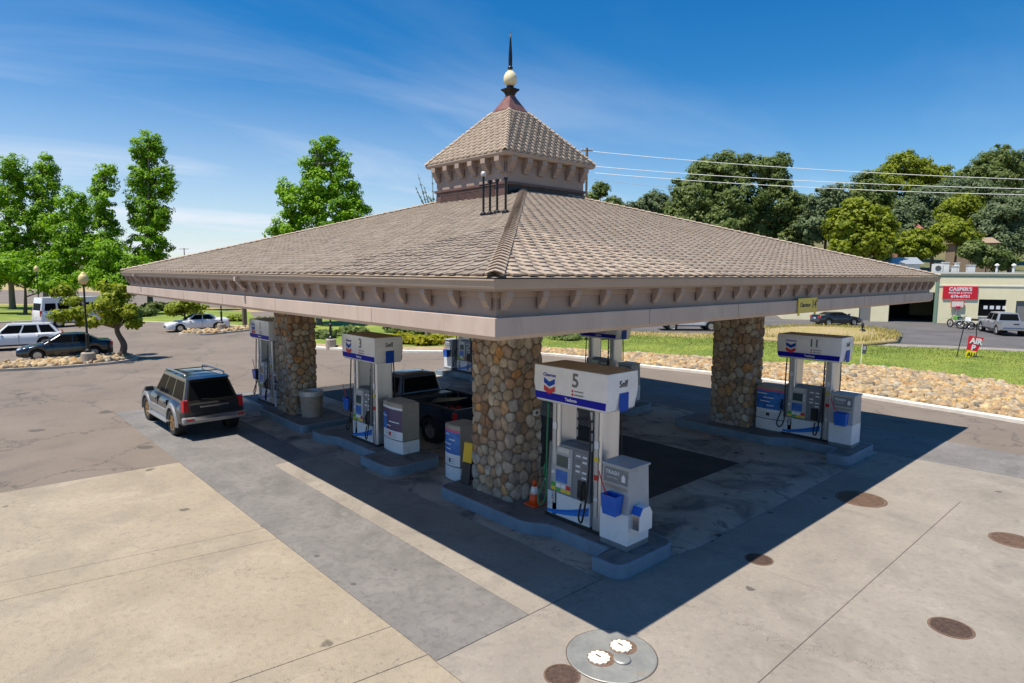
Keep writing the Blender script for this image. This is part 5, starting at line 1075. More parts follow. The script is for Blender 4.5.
# ------------------------------------------------------------------ trees
def limb_path(a, b, bend, r, k=4):
    a, b = np.array(a, float), np.array(b, float); m = (a+b)/2+r.uniform(-bend,bend,3)*np.linalg.norm(b-a); return catmull([a, m, b], k)
def tree(name, label, base, blobs, leaf, dens=1., ls=.3, clump=1.1, seed=1, bark='bark', trunk_r=.25, group=None, cat='tree', per=76, trunk=True, flat=0., top=None, hollow=.55, crown_name='crown'):
    """blobs: list of (centre xyz, radii xyz). Leaves sit in clumps spread through each blob, thicker near its surface."""
    r = np.random.default_rng(seed); base = np.array(base, float); t = thing(name, label, cat, base, group=group); CC = []; CN = []
    for c_, R in blobs:
        c_ = np.array(c_, float); R = np.array(R, float); vol = (R[0]*R[1]*R[2])**(2/3); n = max(6, int(dens*9.5*vol/clump**2))
        d = r.standard_normal((n,3)); d /= np.linalg.norm(d, axis=1)[:,None]; rr = (hollow+(1-hollow)*r.uniform(0,1,n)**.7)*(1+.10*r.standard_normal(n)); p = c_+d*R*rr[:,None]
        CC.append(p); CN.append(d)
    C_ = np.concatenate(CC); D = np.concatenate(CN); n = len(C_); D[:,2] += .8; D /= np.linalg.norm(D, axis=1)[:,None]
    g_ = r.standard_normal((n,per,3)); g_ /= np.linalg.norm(g_, axis=2)[:,:,None]; rad_ = clump*r.uniform(.45,1.1,(n,1,1))*r.uniform(.25,1,(n,per,1))**.6
    P = C_[:,None,:]+g_*rad_*np.array([1,1,.72-flat]); P = P.reshape(-1,3)
    nr = (.6*g_+1.1*D[:,None,:]+.45*r.standard_normal((n,per,3))).reshape(-1,3); nr /= np.linalg.norm(nr, axis=1)[:,None]
    a = np.cross(nr, r.standard_normal(nr.shape)); a /= np.linalg.norm(a, axis=1)[:,None]+1e-9; b = np.cross(nr, a); s = ls*r.uniform(.6,1.25,(len(P),1))
    keep = P[:,2] > base[2]+.25; P, a, b, s = P[keep], a[keep], b[keep], s[keep]
    V = np.stack([P-a*s, P-b*s*.6-a*s*.1, P+a*s, P+b*s*.6-a*s*.1], 1)-base; F = np.arange(4*len(P)).reshape(-1,4)
    place(crown_name, mesh_np('crown', V, F), leaf, t)
    if trunk:
        tp = np.mean([c for c, R in blobs], 0); hi = max(c[2]+R[2]*.55 for c, R in blobs); tip = np.array([tp[0], tp[1], hi]); pth = [p-base for p in catmull([base-np.array([0,0,.1]), base*.6+tip*.4+np.append(r.uniform(-.2,.2,2)*trunk_r*3, 0), tip], 7)]
        mb = MB(); nn = len(pth); mb.tube(pth, [trunk_r*(1.25-1.15*i/(nn-1)) if i else trunk_r*1.5 for i in range(nn)], 8); mb.build('trunk', bark, t, smooth=True)
        for c_, R in blobs:
            c_ = np.array(c_, float); k = min(nn-2, max(1, int(nn*np.clip((c_[2]-R[2]*.5-base[2])/(hi-base[2]), .15, .8)))); q = limb_path(pth[k], c_-base+np.array([0,0,R[2]*.3]), .08, r)
            MB().tube(q, [trunk_r*.5*(1-.8*i/(len(q)-1)) for i in range(len(q))], 5).build('limb', bark, t, smooth=True)
    return t
def pb(px, py, rx, rz, d, ry=None, dd=0.):                 # blob from the photograph at distance d
    k = d/FPX*.93; return (at(px, py, d+dd), (rx*k, (ry or rx)*k, rz*k))
def gbase(px, d, z=0.): p = at(px, 300, d); return (p[0], p[1], z)
# tall upright trees on the left, beyond the grass strip
TL = 'upright broadleaf trees along the left street'
D = 78
tree('poplar_tree', 'tallest narrow tree with an open gap in its crown, left of the canopy eave', gbase(150,D), [pb(146,150,13,22,D),pb(155,150,9,16,D),pb(140,178,13,24,D),pb(160,185,13,20,D),pb(168,178,7,12,D),pb(143,210,15,26,D),pb(160,216,12,22,D),pb(148,246,20,22,D),pb(150,275,20,16,D)], 'leaf_bright', 1.05, .155, .8, 21, 'bark_grey', .3, TL)
tree('poplar_tree', 'slim upright tree between the round bushy one and the tallest one', gbase(108,D-2), [pb(108,178,9,16,D-2),pb(97,185,6,14,D-2),pb(106,205,13,22,D-2),pb(107,235,15,22,D-2),pb(104,262,18,18,D-2)], 'leaf_bright', 1.05, .155, .8, 22, 'bark_grey', .26, TL)
tree('poplar_tree', 'dense upright tree second from the left edge', gbase(46,D+2), [pb(46,165,10,14,D+2),pb(44,188,15,22,D+2),pb(46,220,17,26,D+2),pb(42,255,20,24,D+2)], 'leaf_bright', 1.15, .155, .85, 23, 'bark_grey', .3, TL)
tree('poplar_tree', 'broad upright tree at the left edge of the picture', gbase(12,D+1), [pb(16,170,13,18,D+1),pb(10,195,17,24,D+1),pb(20,228,19,26,D+1),pb(4,245,15,22,D+1),pb(14,265,24,20,D+1),pb(-22,235,18,30,D+1)], 'leaf_bright', 1.15, .155, .85, 24, 'bark_grey', .3, TL)
tree('poplar_tree', 'rounder bushy tree in front of the slim upright one', gbase(74,D-6), [pb(72,205,14,16,D-6),pb(84,214,9,14,D-6),pb(68,230,19,22,D-6),pb(80,250,20,20,D-6),pb(60,262,18,18,D-6)], 'leaf_bright', 1.1, .155, .85, 25, 'bark_grey', .25, TL)
tree('young_tree', 'low leafy tree under the tall trees, above the minibus roof', gbase(120,D-9), [pb(112,255,18,16,D-9),pb(135,268,16,14,D-9),pb(95,275,18,13,D-9),pb(122,285,24,12,D-9)], 'leaf_bright', 1.2, .15, .8, 26, 'bark', .18, TL)
tree('young_tree', 'low leafy tree at far left behind the first lamp globe', gbase(24,D-8), [pb(14,268,20,16,D-8),pb(40,276,20,14,D-8),pb(60,285,20,12,D-8),pb(-14,276,18,16,D-8)], 'leaf_bright', 1.2, .15, .8, 27, 'bark', .18, TL)
D = 58
tree('broadleaf_tree', 'bright green tree rising behind the middle of the left roof slope', gbase(318,D), [pb(325,150,15,18,D),pb(340,165,9,14,D),pb(312,168,11,14,D),pb(320,185,20,20,D),pb(346,190,15,20,D),pb(286,190,9,14,D),pb(300,205,20,20,D),pb(330,215,24,22,D),pb(356,212,14,16,D),pb(292,225,18,16,D),pb(276,232,10,5,D),pb(325,245,30,20,D),pb(318,275,26,16,D)], 'leaf_bright', 1.0, .145, .75, 31, 'bark_grey', .28)
# ornamental pine by the lamp
base = ground(121,359.5); Dp = float((base-CAM_POS)@CF); base[2] = .1
t = tree('ornamental_pine', 'crooked pine with loose yellow-green foliage beside the left lamp post', base, [pb(118,300,15,9,Dp),pb(102,306,11,7,Dp,dd=-1),pb(130,310,12,8,Dp),pb(112,288,11,7,Dp,dd=1),pb(124,292,10,6,Dp),pb(78,312,13,6,Dp),pb(62,316,10,5,Dp,dd=-1),pb(90,321,12,6,Dp),pb(62,291,8,4,Dp),pb(134,322,8,6,Dp),pb(112,318,13,8,Dp),pb(74,300,9,4,Dp)], 'leaf_pine', .75, .13, .48, 33, 'bark', .01, trunk=False, per=70, hollow=.15)
mb = MB(); pt = [p-base for p in catmull([base, at(124,345,Dp), at(117,330,Dp), at(121,312,Dp), at(116,295,Dp)], 5)]; mb.tube(pt, [.21-.008*i for i in range(len(pt))], 8); mb.build('trunk', 'bark', t, smooth=True)
for q in ((75,312),(62,316),(100,306),(134,312),(62,291)): MB().tube([p-base for p in catmull([at(118,328,Dp), at((q[0]+118)/2,(q[1]+322)/2+2,Dp), at(*q,Dp)], 4)], [.09-.007*i for i in range(9)], 6).build('limb', 'bark', t, smooth=True)
base = ground(186,331); Ds = float((base-CAM_POS)@CF)
t = tree('ornamental_pine', 'small round-headed pine in front of the white sedan', base, [pb(180,307,16,5,Ds),pb(194,308,12,5,Ds),pb(174,312,10,4,Ds),pb(190,302,10,3.5,Ds)], 'leaf_pine', 1.2, .14, .5, 34, 'bark', .13, flat=.1, per=60, hollow=.1)
# bare-topped conifer left of the cupola
D = 44; b0 = np.array(gbase(427,D)); t = thing('spiky_conifer', 'sparse conifer with upright branch tips left of the cupola', 'tree', b0)
for px0, px1, py1 in ((432,418,174),(432,424,186),(434,432,172),(430,415,186),(436,428,196),(434,438,190)):
    p = [q-b0 for q in catmull([at(430,215,D), at(px0*.6+px1*.4,205,D), at(px1,py1,D)], 5)]; MB().tube(p, [.07-.006*i for i in range(len(p))], 6).build('limb', 'leaf_grey', t)
    r = np.random.default_rng(px1); V = []
    for i in range(160):
        u = r.uniform(.1,1); c_ = p[int(u*(len(p)-1))]+r.normal(0,.05,3); d = np.array([r.normal(),r.normal(),r.uniform(.2,1.6)]); d /= np.linalg.norm(d); a = np.cross(d, r.normal(size=3)); a /= np.linalg.norm(a); l = .26*(1.15-u); V += [c_-a*.022, c_+a*.022, c_+d*l]
    place('needles', mesh_np('needles', V, np.arange(len(V)).reshape(-1,3)), 'leaf_grey', t)
MB().tube([(0,0,0),(at(430,215,D)-b0)], [.2,.09], 8).build('trunk', 'bark_grey', t)
# right hillside
def hillz(x, y): 
    p = np.array([x-CAM_POS[0], y-CAM_POS[1]]); dep = p@CF[:2]/np.linalg.norm(CF[:2]); lat = p@CR[:2]
    return max(0., (dep-84)*.13)*np.clip((lat-5)/45, 0, 1)*(1+.12*math.sin(x*.07)+.1*math.cos(y*.05)) if dep > 84 else 0.
V = []; F = []; nu, nv = 50, 40
for i in range(nu):
    for j in range(nv):
        dep = 82+(340-82)*(i/(nu-1))**1.4; lat = -20+300*j/(nv-1); p = CAM_POS[:2]+CF[:2]/np.linalg.norm(CF[:2])*dep+CR[:2]*lat; V.append((p[0],p[1],hillz(p[0],p[1])-.05))
for i in range(nu-1):
    for j in range(nv-1): q = i*nv+j; F.append((q,q+1,q+nv+1,q+nv))
tag(place('hillside', mesh_np('hillside', V, F), 'hill', smooth=True), kind='structure')
def rt(name, label, px, d, blobs, leaf, seed, **k):
    p = at(px, 300, d); z = hillz(p[0], p[1]); kw = dict(ls=.24, clump=1.0, per=52, dens=1.35, trunk_r=.35, group='trees on the right'); kw.update(k)
    return tree(name, label, (p[0],p[1],z), [pb(*b[:4], d, dd=(b[4] if len(b) > 4 else 0)) for b in blobs], leaf, seed=seed, **kw)
D = 92
rt('oak_tree', 'big dark oak with a ragged top, tallest in the group behind the right roof slope', 725, D, [(728,168,22,16),(705,172,16,14),(750,170,14,14),(695,195,26,22),(730,200,32,26),(715,225,36,22),(680,220,18,22)], 'leaf_oak', 41, dens=1.5)
rt('oak_tree', 'dark oak with a rounded outlying clump, right half of the central group', 775, D+3, [(768,166,14,11),(782,162,9,9),(775,185,16,16),(780,205,24,22),(755,225,24,22),(800,215,16,20),(785,240,26,18)], 'leaf_oak', 42, dens=1.45)
rt('oak_tree', 'low grey-green oak at the left end of the central group', 655, D+8, [(655,205,20,13),(670,215,18,14),(640,212,12,9),(612,203,8,6),(625,212,14,8)], 'leaf_grey', 43, dens=1.45)
rt('small_tree', 'small round tree top just right of the cupola', 600, 96, [(600,190,9,8),(590,198,8,7),(612,204,9,5)], 'leaf_oak', 44, trunk_r=.15)
rt('oak_tree', 'pale grey-green oak between the central group and the lime-coloured tree', 822, D-2, [(820,205,15,18),(836,198,14,14),(812,228,18,18),(840,225,14,18)], 'leaf_grey', 45)
rt('lime_tree', 'round bright lime-green tree in front of the hillside', 858, 82, [(858,215,22,17),(842,225,17,18),(876,228,20,20),(860,240,30,18),(845,250,18,10),(880,250,14,10)], 'leaf_lime', 46, dens=1.3, ls=.26)
HR = 150
rt('oak_tree', 'tall bright green tree crown topping the hillside ridge', 905, HR, [(905,165,18,16),(890,178,18,16),(922,172,16,14),(938,178,16,12),(900,195,24,18)], 'leaf_lime', 47, ls=.34, clump=1.6)
rt('oak_tree', 'dark green tree at the left end of the hillside ridge', 868, HR-6, [(866,185,14,14),(856,195,12,12),(876,200,16,16),(862,205,16,14)], 'leaf_oak', 48, ls=.34, clump=1.6)
rt('oak_tree', 'grey-green round oak in the middle of the hillside', 930, 128, [(925,200,20,14),(910,212,16,14),(940,210,18,14),(925,222,22,12)], 'leaf_grey', 49, ls=.31, clump=1.4)
rt('oak_tree', 'olive-green tree at the centre right of the hillside', 960, 118, [(962,205,18,14),(950,215,14,12),(972,220,16,14),(958,228,18,10)], 'leaf_lime', 50, ls=.28, clump=1.3)
rt('oak_tree', 'dark tree on the ridge near the right edge of the picture', 1000, HR+4, [(1000,158,16,13),(985,168,14,12),(1016,165,16,14),(995,180,22,14),(1022,185,18,16),(970,178,14,12)], 'leaf_oak', 51, ls=.34, clump=1.6)
rt('oak_tree', 'large grey-green oak at the right edge above the workshop roof', 1008, 104, [(1005,212,20,17),(990,225,16,16),(1020,225,18,20),(1005,242,22,16),(990,250,14,12),(1025,205,16,16)], 'leaf_grey', 52, ls=.27, clump=1.25, dens=1.5)
rt('oak_tree', 'middle row oak between ridge and olive tree', 975, 138, [(975,190,18,12),(958,192,14,11),(990,198,16,12),(945,190,14,10)], 'leaf_grey', 53, ls=.33, clump=1.5)
rt('small_tree', 'low lime-green tree left above the workshop roof', 918, 88, [(918,240,17,10),(905,246,12,8),(932,245,12,8),(916,252,16,8)], 'leaf_lime', 54, ls=.26, clump=.95, trunk_r=.2)
rt('small_tree', 'low olive tree with a forked trunk above the workshop roof', 952, 92, [(944,232,14,8),(962,236,14,9),(955,226,14,8),(972,240,9,9)], 'leaf_lime', 55, ls=.27, clump=.95, trunk_r=.28)
rt('small_tree', 'dark bush behind the workshop roof vents', 985, 86, [(985,256,18,10),(1000,262,14,8),(972,250,14,10)], 'leaf_oak', 56, ls=.26, clump=.9, trunk_r=.15)
rt('small_tree', 'dark undergrowth tree below the lime-green tree', 900, 96, [(895,222,14,12),(885,240,16,14),(905,232,12,12)], 'leaf_grey', 57, ls=.3, clump=1.1, trunk_r=.2)
rt('oak_tree', 'oak filling the right end of the hillside beyond the picture edge', 1055, 112, [(1050,215,24,22),(1070,200,24,24),(1050,240,26,18)], 'leaf_oak', 58, ls=.3, clump=1.3)
# shrubs behind the middle kerb
def shrub(label, px, py, rx, rz, leaf, seed, name='shrub', n=3, ls=.13):
    b = ground(px, py); d = float((b-CAM_POS)@CF); k = d/FPX; r = np.random.default_rng(seed); bl = [(np.array([b[0]+r.uniform(-.6,.6)*rx*k, b[1]+r.uniform(-.6,.6)*rx*k, rz*k*.55]), (rx*k*.7, rx*k*.7, rz*k*.6)) for _ in range(n)]
    return tree(name, label, (b[0],b[1],.05), bl, leaf, 1.6, ls, .34, seed, 'bark', .05, 'low shrubs around the lot', 'shrub', per=26, hollow=.2)
sp = [(398,345,16,9),(412,346,15,9),(430,346,16,9),(445,345,14,8),(455,347,10,8)]
for i, (x, y, a, b) in enumerate(sp): shrub(('yellow-green ground-cover shrub left of the pickup cab window','yellow-green shrub just above the pickup cab','yellow-green shrub right of the pickup cab roof','yellow-green shrub by the near column top','small yellow shrub beside the far half-hidden pump')[i], x, y, a, b, 'leaf_yellow', 70+i)
sp = [(330,340,14,9),(352,338,16,10),(390,335,18,10),(422,336,16,9),(560,343,16,7),(590,342,14,7)]
for i, (x, y, a, b) in enumerate(sp): shrub(('dark green shrub beside the post right of the left column','dark green shrub above pump 3','dark green shrub behind the yellow ones','dark green shrub right of the dark hedge','low dark shrub right of the near column','low dark shrub behind the far pump')[i], x, y, a, b, 'leaf_oak', 80+i)
for i, (px, py, rx, rz) in enumerate([(140,318,16,9),(232,322,10,5),(268,325,12,6),(300,328,14,8),(160,312,14,8)]): shrub(('shrub on the grass left of the white sedan','low shrub behind the white sedan boot','shrub left of pump 1','shrub right of the left stone column','shrub on the grass beside the street')[i], px, py, rx, rz, 'leaf_lime' if i % 2 else 'leaf_oak', 90+i, ls=.2)
# far tree line on the left horizon
r = np.random.default_rng(99); V = []
for i in range(15000):
    px = r.uniform(-500, 620); d = r.uniform(330, 420); hgt = 5+4*math.sin(px*.021)+3*math.sin(px*.063+1); p = at(px, 300, d); p[2] = r.uniform(0,1)**.7*max(2, hgt); s = r.uniform(.5,1.2); n_ = r.normal(size=3); a = np.cross(n_, r.normal(size=3)); a /= np.linalg.norm(a); b = np.cross(n_/np.linalg.norm(n_), a); V += [p-a*s, p-b*s*.7, p+a*s, p+b*s*.7]
tag(place('far_trees', mesh_np('far_trees', V, np.arange(len(V)).reshape(-1,4)), 'leaf_oak'), 'distant low tree line along the left horizon', 'trees', kind='stuff')
# ------------------------------------------------------------------ lamps, poles, wires, signs
def lamp(label, px, py, top, group='globe lamp posts'):
    b = ground(px, py); b[2] = .06; d = float((b-CAM_POS)@CF); H = at(px, top, d)[2]; t = thing('street_lamp', label, 'lamp post', b, group=group)
    MB().lathe([(.34,-.05),(.34,.55),(.30,.60),(.1,.61)], 18).build('base', 'bin_concrete', t); MB().lathe([(.16,.6),(.15,.72),(.08,.80),(.075,1.5),(.09,1.52),(.09,1.58),(.055,1.62),(.045,H-.75),(.08,H-.72),(.08,H-.66)], 12).build('post', 'post_black', t)
    g_ = MB().lathe([(.10,H-.66),(.20,H-.55),(.24,H-.38),(.20,H-.20),(.12,H-.12)], 16).build('globe', 'lamp_glass', t, smooth=True); MB().lathe([(.13,H-.12),(.10,H-.06),(.03,H)], 12).build('lamp_cap', 'lamp_glass', g_)
    return t
lamp('black lamp post with an amber globe on a concrete base in the rock strip', 89, 364.5, 273); lamp('black lamp post with an amber globe beside the minibus', 40, 318, 266)
lamp('lamp post on a concrete base in front of the white sedan boot', 222, 331.5, 255); lamp('lamp post on a concrete base right of the left stone column', 331, 349, 250)
b = ground(245, 328); t = thing('wooden_post', 'dark post standing left of pump 1 beyond the lot', 'post', b); MB().lathe([(.2,0),(.2,5.2),(.05,5.22)], 10).build('shaft', 'wood_pole', t)
def pole(label, px, d, top, arms=((0,1.2),), m='wood_pole'):
    p = at(px, top, d); t = thing('utility_pole', label, 'utility pole', (p[0],p[1],0), group='utility poles'); MB().lathe([(.16,0),(.11,p[2]),(.02,p[2]+.02)], 8).build('shaft', m, t)
    for dz, w in arms:
        a = p-np.array([0,0,dz+.25]); q = CR*w; MB().tube([(a-q)-np.array([p[0],p[1],0]), (a+q)-np.array([p[0],p[1],0])], .06, 5).build('crossarm', m, t)
        for s in (-1,-.4,.4,1): MB().lathe([(.04,0),(.05,.1),(.02,.16)], 6, tuple((a+q*s*.95)-np.array([p[0],p[1],-.05]))).build('insulator', 'ac_white', t)
    return t
pole('pole top with white insulators behind the right end of the cupola eave', 587, 62, 148, ((0,.55),), 'wood_pole'); pole('distant pole on the skyline left of the roof', 184, 160, 248); pole('distant pole beside the tallest tree', 163, 190, 250); pole('distant pole behind the left roof edge', 273, 200, 232)
def wire(label, a, b, sag, r_=.02, m='wire', group='power lines'):
    a, b = np.array(a), np.array(b); P = [a*(1-u)+b*u-np.array([0,0,sag*4*u*(1-u)]) for u in np.linspace(0,1,25)]; tag(MB().tube(P, r_, 5).build('power_line', m), label, 'cable', group)
for i, (a, b) in enumerate((((593,151.5),(1060,180.5)),((590,166),(1060,189.5)),((595,173),(1060,195.5)))):
    wire(('uppermost of the three pale power lines crossing the right sky','middle of the three pale power lines crossing the right sky','lowest of the three long pale power lines crossing the right sky')[i], at(*a,62), at(*b,50), .35, .026)
wire('short pale cable sloping to the oak right of the cupola', at(592,179,62), at(680,188,88), .1, .022)
for i in range(3): wire(('highest faint cable low in the left sky','middle faint cable low in the left sky','lowest faint cable low in the left sky')[i], at(120,226+9*i,160), at(470,205+10*i,190), .6, .022, 'wire')
# A-frame price banner on the lawn
b = ground(974, 361); b[2] = .2; t = thing('banner_stand', 'leaning red and yellow banner on two thin poles on the lawn', 'sign', b); d = float((b-CAM_POS)@CF); k = d/FPX
q = lambda px, py, o=0.: at(px, py, d)-b+CF*o
MB().tube([q(959,357,.2), q(967,324,.2)], .028, 6).build('pole', 'post_black', t); MB().tube([q(978.5,358,.2), q(979,324,.2)], .028, 6).build('pole', 'post_black', t)
def ban(pts, m, name, o): return MB().extrude([q(*p, o) for p in pts], CF*.02).build(name, m, t)
ban([(969,335.5),(984,338),(977,352),(966.5,350.5)], 'sign_red', 'banner_red', 0.); ban([(967,350),(976.5,351.5),(973.5,360),(965.5,357.2)], 'bright_yellow', 'banner_yellow', -.01)
xd = CR*.97-CU*.16; yd = CU*.95+CR*.25; text('AIR', 6.6*k*1.2, 'poster_white', t, q(976,341.5,-.02), xd, yd, bold=.02); text('P', 6.6*k*1.15, 'poster_white', t, q(973,348,-.02), xd, yd, bold=.02); text('ALL', 5*k*1.1, 'ink', t, q(971.2,354.6,-.03), xd, yd, bold=.01)
MB().extrude([q(979.5,338,.6), q(985,340,.6), q(982.5,347,.6), q(979,347,.6)], CF*.02).build('back_panel', 'sign_back', t)
b = ground(862, 368); b[2] = .13; d = float((b-CAM_POS)@CF); t = thing('small_sign', 'small sign on a white stake at the lawn edge right of pump 11', 'sign', b)
q = lambda px, py, o=0.: at(px, py, d)-b+CF*o
MB().tube([q(860.5,368), q(862.5,344.5)], .022, 6).build('stake', 'bldg_trim', t); MB().extrude([q(862.5,344,-.02), q(867,344.8,-.02), q(865.5,354,-.02), q(861.5,353.5,-.02)], CF*.015).build('face', 'panel_dark', t); MB().extrude([q(863.5,346,-.03), q(866,346.5,-.03), q(865.2,350,-.03), q(862.8,349.7,-.03)], CF*.008).build('print', 'sign_back', t)
# ------------------------------------------------------------------ workshop
DB = 66.5; _a = math.atan2(CR[1],CR[0])-.30; rr_ = np.array([math.cos(_a),math.sin(_a),0]); rr_ /= np.linalg.norm(rr_); ff_ = np.array([-rr_[1],rr_[0],0])
o0 = at(938, 300, DB); o0[2] = 0.; HB = 5.15
bl = thing('workshop_building', 'cream single-storey workshop with a red sign and open dark bay', 'building', o0)
bl.rotation_euler = (0,0,math.atan2(rr_[1],rr_[0]))
kpx = DB/FPX
def bx(px): return (px-938)*kpx                            # local x along the wall
def wallbox(x0, x1, z0, z1, name, m, y0=0., y1=.3, par=None, bv=0.): return MB().box((x0,y0,z0),(x1,y1,z1)).build(name, m, par or bl, bevel=bv)
x_l = bx(795)
for (a, b_, z0, z1) in ((x_l,bx(868),0,HB),(bx(868),bx(879),2.1,HB),(bx(879),bx(895),0,HB),(bx(895),bx(936),3.2,HB),(bx(936),bx(973),0,HB),(bx(973),bx(996),0,.75),(bx(973),bx(996),2.55,HB),(bx(996),bx(1004),0,HB),(bx(1004),bx(1018),2.45,HB),(bx(1018),bx(1130),0,HB)): wallbox(a, b_, z0, z1, 'wall', 'bldg_cream')
wallbox(x_l, x_l+.3, 0, HB, 'end_wall', 'bldg_cream', .301, 14); wallbox(bx(1130)-.3, bx(1130), 0, HB, 'end_wall', 'bldg_cream', .301, 14); wallbox(x_l, bx(1130), 0, HB, 'back_wall', 'bldg_cream', 14.001, 14.3)
wallbox(x_l+.3, bx(1130)-.3, HB-.5, HB-.35, 'roof', 'roof_tar', .3, 14); wallbox(x_l-.1, bx(1130)+.1, HB+.001, HB+.16, 'parapet_cap', 'bldg_trim', -.12, .42); wallbox(x_l, bx(1130), HB-.32, HB-.22, 'parapet_band', 'bldg_green', -.03, -.001)
wallbox(bx(938), bx(1130), 3.85, 3.97, 'wall_band', 'bldg_trim', -.05, -.001); wallbox(bx(934.8), bx(937.2), 0, HB-.35, 'bay_pilaster', 'bldg_green', -.12, -.001)
wallbox(bx(868), bx(879), 0, 2.1, 'door', 'door_grey', .12, .18); wallbox(bx(1004), bx(1018), 0, 2.45, 'door', 'door_grey', .15, .2); wallbox(bx(973)+.05, bx(996)-.05, .8, 2.5, 'window', 'car_glass', .14, .18); wallbox(bx(973), bx(996), .75, .82, 'window_sill', 'bldg_trim', -.06, .12)
for k in range(4): wallbox(bx(973)+.5+.55*k, bx(973)+.85+.55*k, 1.55, 1.9, 'window_decal', 'poster_white', .13, .139)
wallbox(bx(895), bx(936), 0, 3.2, 'bay_interior', 'dark_inside', 9.0, 9.1); wallbox(bx(897), bx(934), 2.6, 3.2, 'bay_door', 'panel_dark', .4, .5); wallbox(bx(884), bx(896), .02, 3.0, 'bay_floor_stain', 'bldg_cream', .301, .35)
sg = thing('shop_sign', 'red rectangular sign with white lettering on the cream workshop wall', 'sign', o0+rr_*bx(956.3)+np.array([0,0,2.55])-ff_*.06); sg.rotation_euler = bl.rotation_euler
MB().box((-1.55,-.05,0),(1.55,0.05,1.32)).build('sign_board', 'sign_red', sg, bevel=.01); text("CASPER'S", .48, 'poster_white', sg, (0,-.052,1.0), (1,0,0), (0,0,1), bold=.018, sx=1.05); text("MUFFLER & HITCH", .25, 'poster_white', sg, (0,-.052,.62), (1,0,0), (0,0,1), bold=.006); text("676-6751", .38, 'poster_white', sg, (.05,-.052,.26), (1,0,0), (0,0,1), bold=.014, sx=1.2)
bk = thing('basketball_hoop', 'basketball backboard with a red hoop on the workshop wall', 'basketball hoop', o0+rr_*bx(954.5)-ff_*.15+np.array([0,0,0])); bk.rotation_euler = bl.rotation_euler
MB().box((-.6,-.03,1.65),(.6,.03,2.4)).build('backboard', 'bldg_trim', bk); mb = MB(); [mb.box(a, b_) for a, b_ in (((-.6,-.045,2.34),(.6,-.031,2.4)),((-.6,-.045,1.65),(.6,-.031,1.71)),((-.6,-.045,1.71),(-.54,-.031,2.34)),((.54,-.045,1.71),(.6,-.031,2.34)))]; mb.build('board_edge', 'sign_red', bk)
MB().tube([(.22*math.cos(a),-.30+.22*math.sin(a),1.80) for a in np.linspace(0,2*math.pi,17)], .025, 5).build('hoop', 'sign_red', bk); MB().lathe([(.21,1.79),(.14,1.45)], 12, (0,-.30,0)).build('net', 'poster_pink', bk); MB().box((-.06,.031,0),(.06,.12,2.2)).build('stand', 'sign_back', bk)
wallbox(bx(1016), bx(1020), 4.1, 4.4, 'wall_light', 'sign_back', -.25, -.001)
for i, (px, w, h, lab) in enumerate(((938.5,.85,.85,'boxy white rooftop air conditioner above the red sign'),(945.5,.5,1.0,'tall white rooftop vent beside the air conditioner'),(953,.55,.62,'short white rooftop vent box'),(955.5,.28,.95,'narrow white rooftop pipe vent'),(967.5,.62,.72,'white rooftop cowl right of the sign'))):
    u = thing('rooftop_unit', lab, 'roof unit', o0+rr_*bx(px)+ff_*1.2+np.array([0,0,HB-.35]), group='units on the workshop roof'); u.rotation_euler = bl.rotation_euler; MB().box((-w/2,-.35,0),(w/2,.35,.5+h)).build('casing', 'ac_white', u, bevel=.02); 
    if i == 0: MB().lathe([(.28,-.37),(.28,-.352)], 16, (0,0,.9), 'y').build('fan_grille', 'panel_dark', u)
    else: MB().box((-w/2-.05,-.4,.5+h+.001),(w/2+.05,.4,.56+h)).build('cowl', 'ac_white', u)
for px, lab in ((989,'thin white roof vent pipe, left of the pair'),(1003,'thin white roof vent pipe, right of the pair')): u = thing('roof_vent', lab, 'roof vent', o0+rr_*bx(px)+ff_*1.+np.array([0,0,HB-.35]), group='roof vent pipes'); MB().lathe([(.13,0),(.10,1.15),(.22,1.2),(.2,1.3),(.03,1.42)], 10).build('pipe', 'ac_white', u)
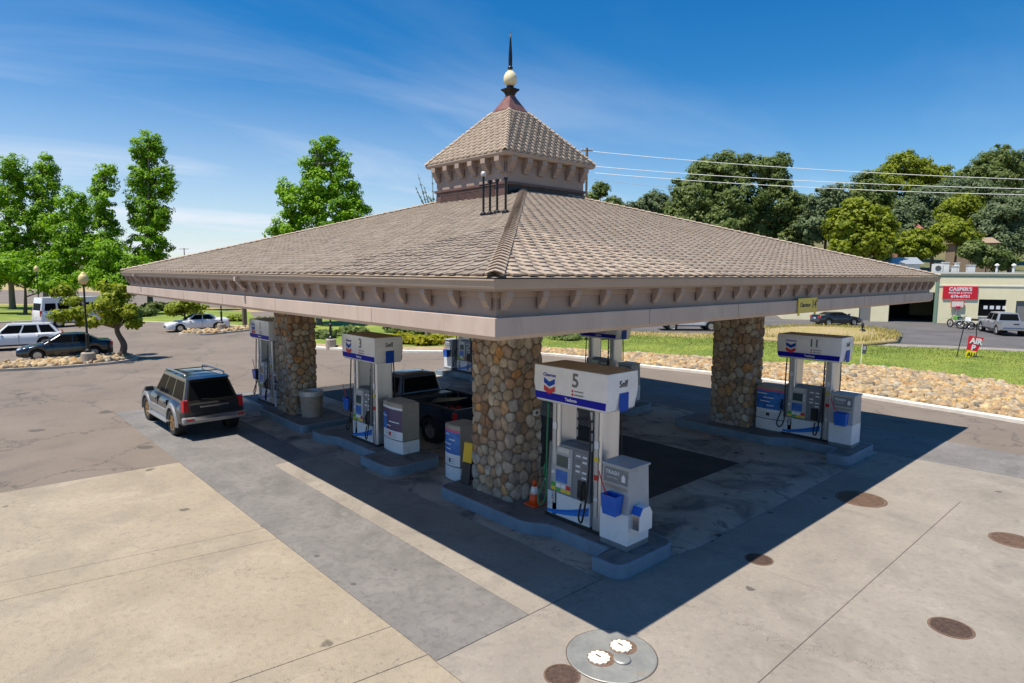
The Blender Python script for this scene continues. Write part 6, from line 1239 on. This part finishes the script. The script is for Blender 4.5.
# motorbikes, quad
def bike(label, px, py, rz, m, s=1., name='motorbike', cat='motorbike'):
    b = ground(px, py); t = thing(name, label, cat, (b[0],b[1],0), rz); R_ = .32*s
    for x in (-.70*s,.70*s):
        w = MB().tube([(x+R_*.86*math.cos(a),0,R_+R_*.86*math.sin(a)) for a in np.linspace(0,2*math.pi,21)], R_*.15, 7, False).build('wheel', 'tyre', t); sp_ = MB(); [sp_.tube([(x,0,R_),(x+R_*.8*math.cos(a),0,R_+R_*.8*math.sin(a))], .012, 4) for a in np.linspace(0,6.28,13)[:-1]]; sp_.lathe([(.07,-.05),(.07,.05)], 10, (x,0,R_), 'y'); sp_.build('spokes', 'rim_silver', w)
    MB().tube([(.70*s,.06,R_),(.45*s,.06,.95*s)], .035, 6).build('fork', 'chrome', t); MB().tube([(.42*s,-.36,1.02*s),(.46*s,0,.98*s),(.42*s,.36,1.02*s)], .02, 6).build('handlebar', 'panel_dark', t)
    MB().hexa([(-.1,-.12,.55*s),(.42*s,-.1,.62*s),(.42*s,.1,.62*s),(-.1,.12,.55*s),(-.05,-.1,.9*s),(.36*s,-.09,.92*s),(.36*s,.09,.92*s),(-.05,.1,.9*s)]).build('tank', m, t, bevel=.04); MB().box((-.75*s,-.11,.76*s),(-.06,.11,.86*s)).build('seat', 'black_plastic', t, bevel=.03); MB().box((-.3,-.16,.25),(.35,.16,.54)).build('engine', 'panel_dark', t, bevel=.04)
    MB().hexa([(-.95*s,-.08,.70*s),(-.5*s,-.1,.62*s),(-.5*s,.1,.62*s),(-.95*s,.08,.70*s),(-1.0*s,-.08,.76*s),(-.5*s,-.1,.7*s),(-.5*s,.1,.7*s),(-1.0*s,.08,.76*s)]).build('rear_fender', m, t); MB().hexa([(.45*s,-.07,.66*s),(1.0*s,-.07,.62*s),(1.0*s,.07,.62*s),(.45*s,.07,.66*s),(.45*s,-.07,.7*s),(1.0*s,-.07,.65*s),(1.0*s,.07,.65*s),(.45*s,.07,.7*s)]).build('front_fender', m, t)
    return t
bike('green and black motorbike parked under the basketball hoop', 957, 328, 2.5, 'moto_green', 1.25); bike('white and green off-road bike parked right of the green one', 970, 329.5, 2.9, 'paint_white', 1.2); bike('dark motorbike with white fenders parked nearest the silver pickup', 981, 330, .4, 'paint_white', 1.1)
bike('dark motorbike standing in the golden weeds behind pump 11', 862, 335.5, 1.9, 'paint_black', 1.2)
# hillside houses
def house(label, px, py, d, w, h, m, roof_m, dep=6):
    p = at(px, py, d); z = p[2]; zg = max(-.1, hillz(p[0],p[1])-.3); t = thing('house', label, 'house', (p[0],p[1],zg), math.atan2(rr_[1],rr_[0])); hh = max(2.4, z-zg)
    MB().box((-w/2,0,0),(w/2,dep,hh)).build('wall', m, t); mb = MB(); e = .4; mb.loft([[(-w/2-e,-e,hh),(w/2+e,-e,hh),(w/2+e,dep+e,hh),(-w/2-e,dep+e,hh)],[(-w/2-e,dep/2-.05,hh+h),(w/2+e,dep/2-.05,hh+h),(w/2+e,dep/2+.05,hh+h),(-w/2-e,dep/2+.05,hh+h)]]); mb.build('roof', roof_m, t)
    for k in (-.25,.25):
        f_ = MB().box((w*k-.55,-.04,hh-1.6),(w*k+.55,-.001,hh-.5)).build('window', 'bldg_trim', t); MB().box((w*k-.47,-.05,hh-1.52),(w*k+.47,-.041,hh-.58)).build('pane', 'car_glass', f_)
    return t
house('pale grey metal-roofed shed behind the right end of the roof', 899, 264, 80, 4.6, .9, 'tin', 'tin'); house('small pink house glimpsed between hillside trees', 902, 229, 108, 5.5, 1.0, 'house_pink', 'tile_red'); house('brown house half hidden by trees above the workshop', 978, 243, 100, 5, 1.0, 'house_brown', 'house_brown')
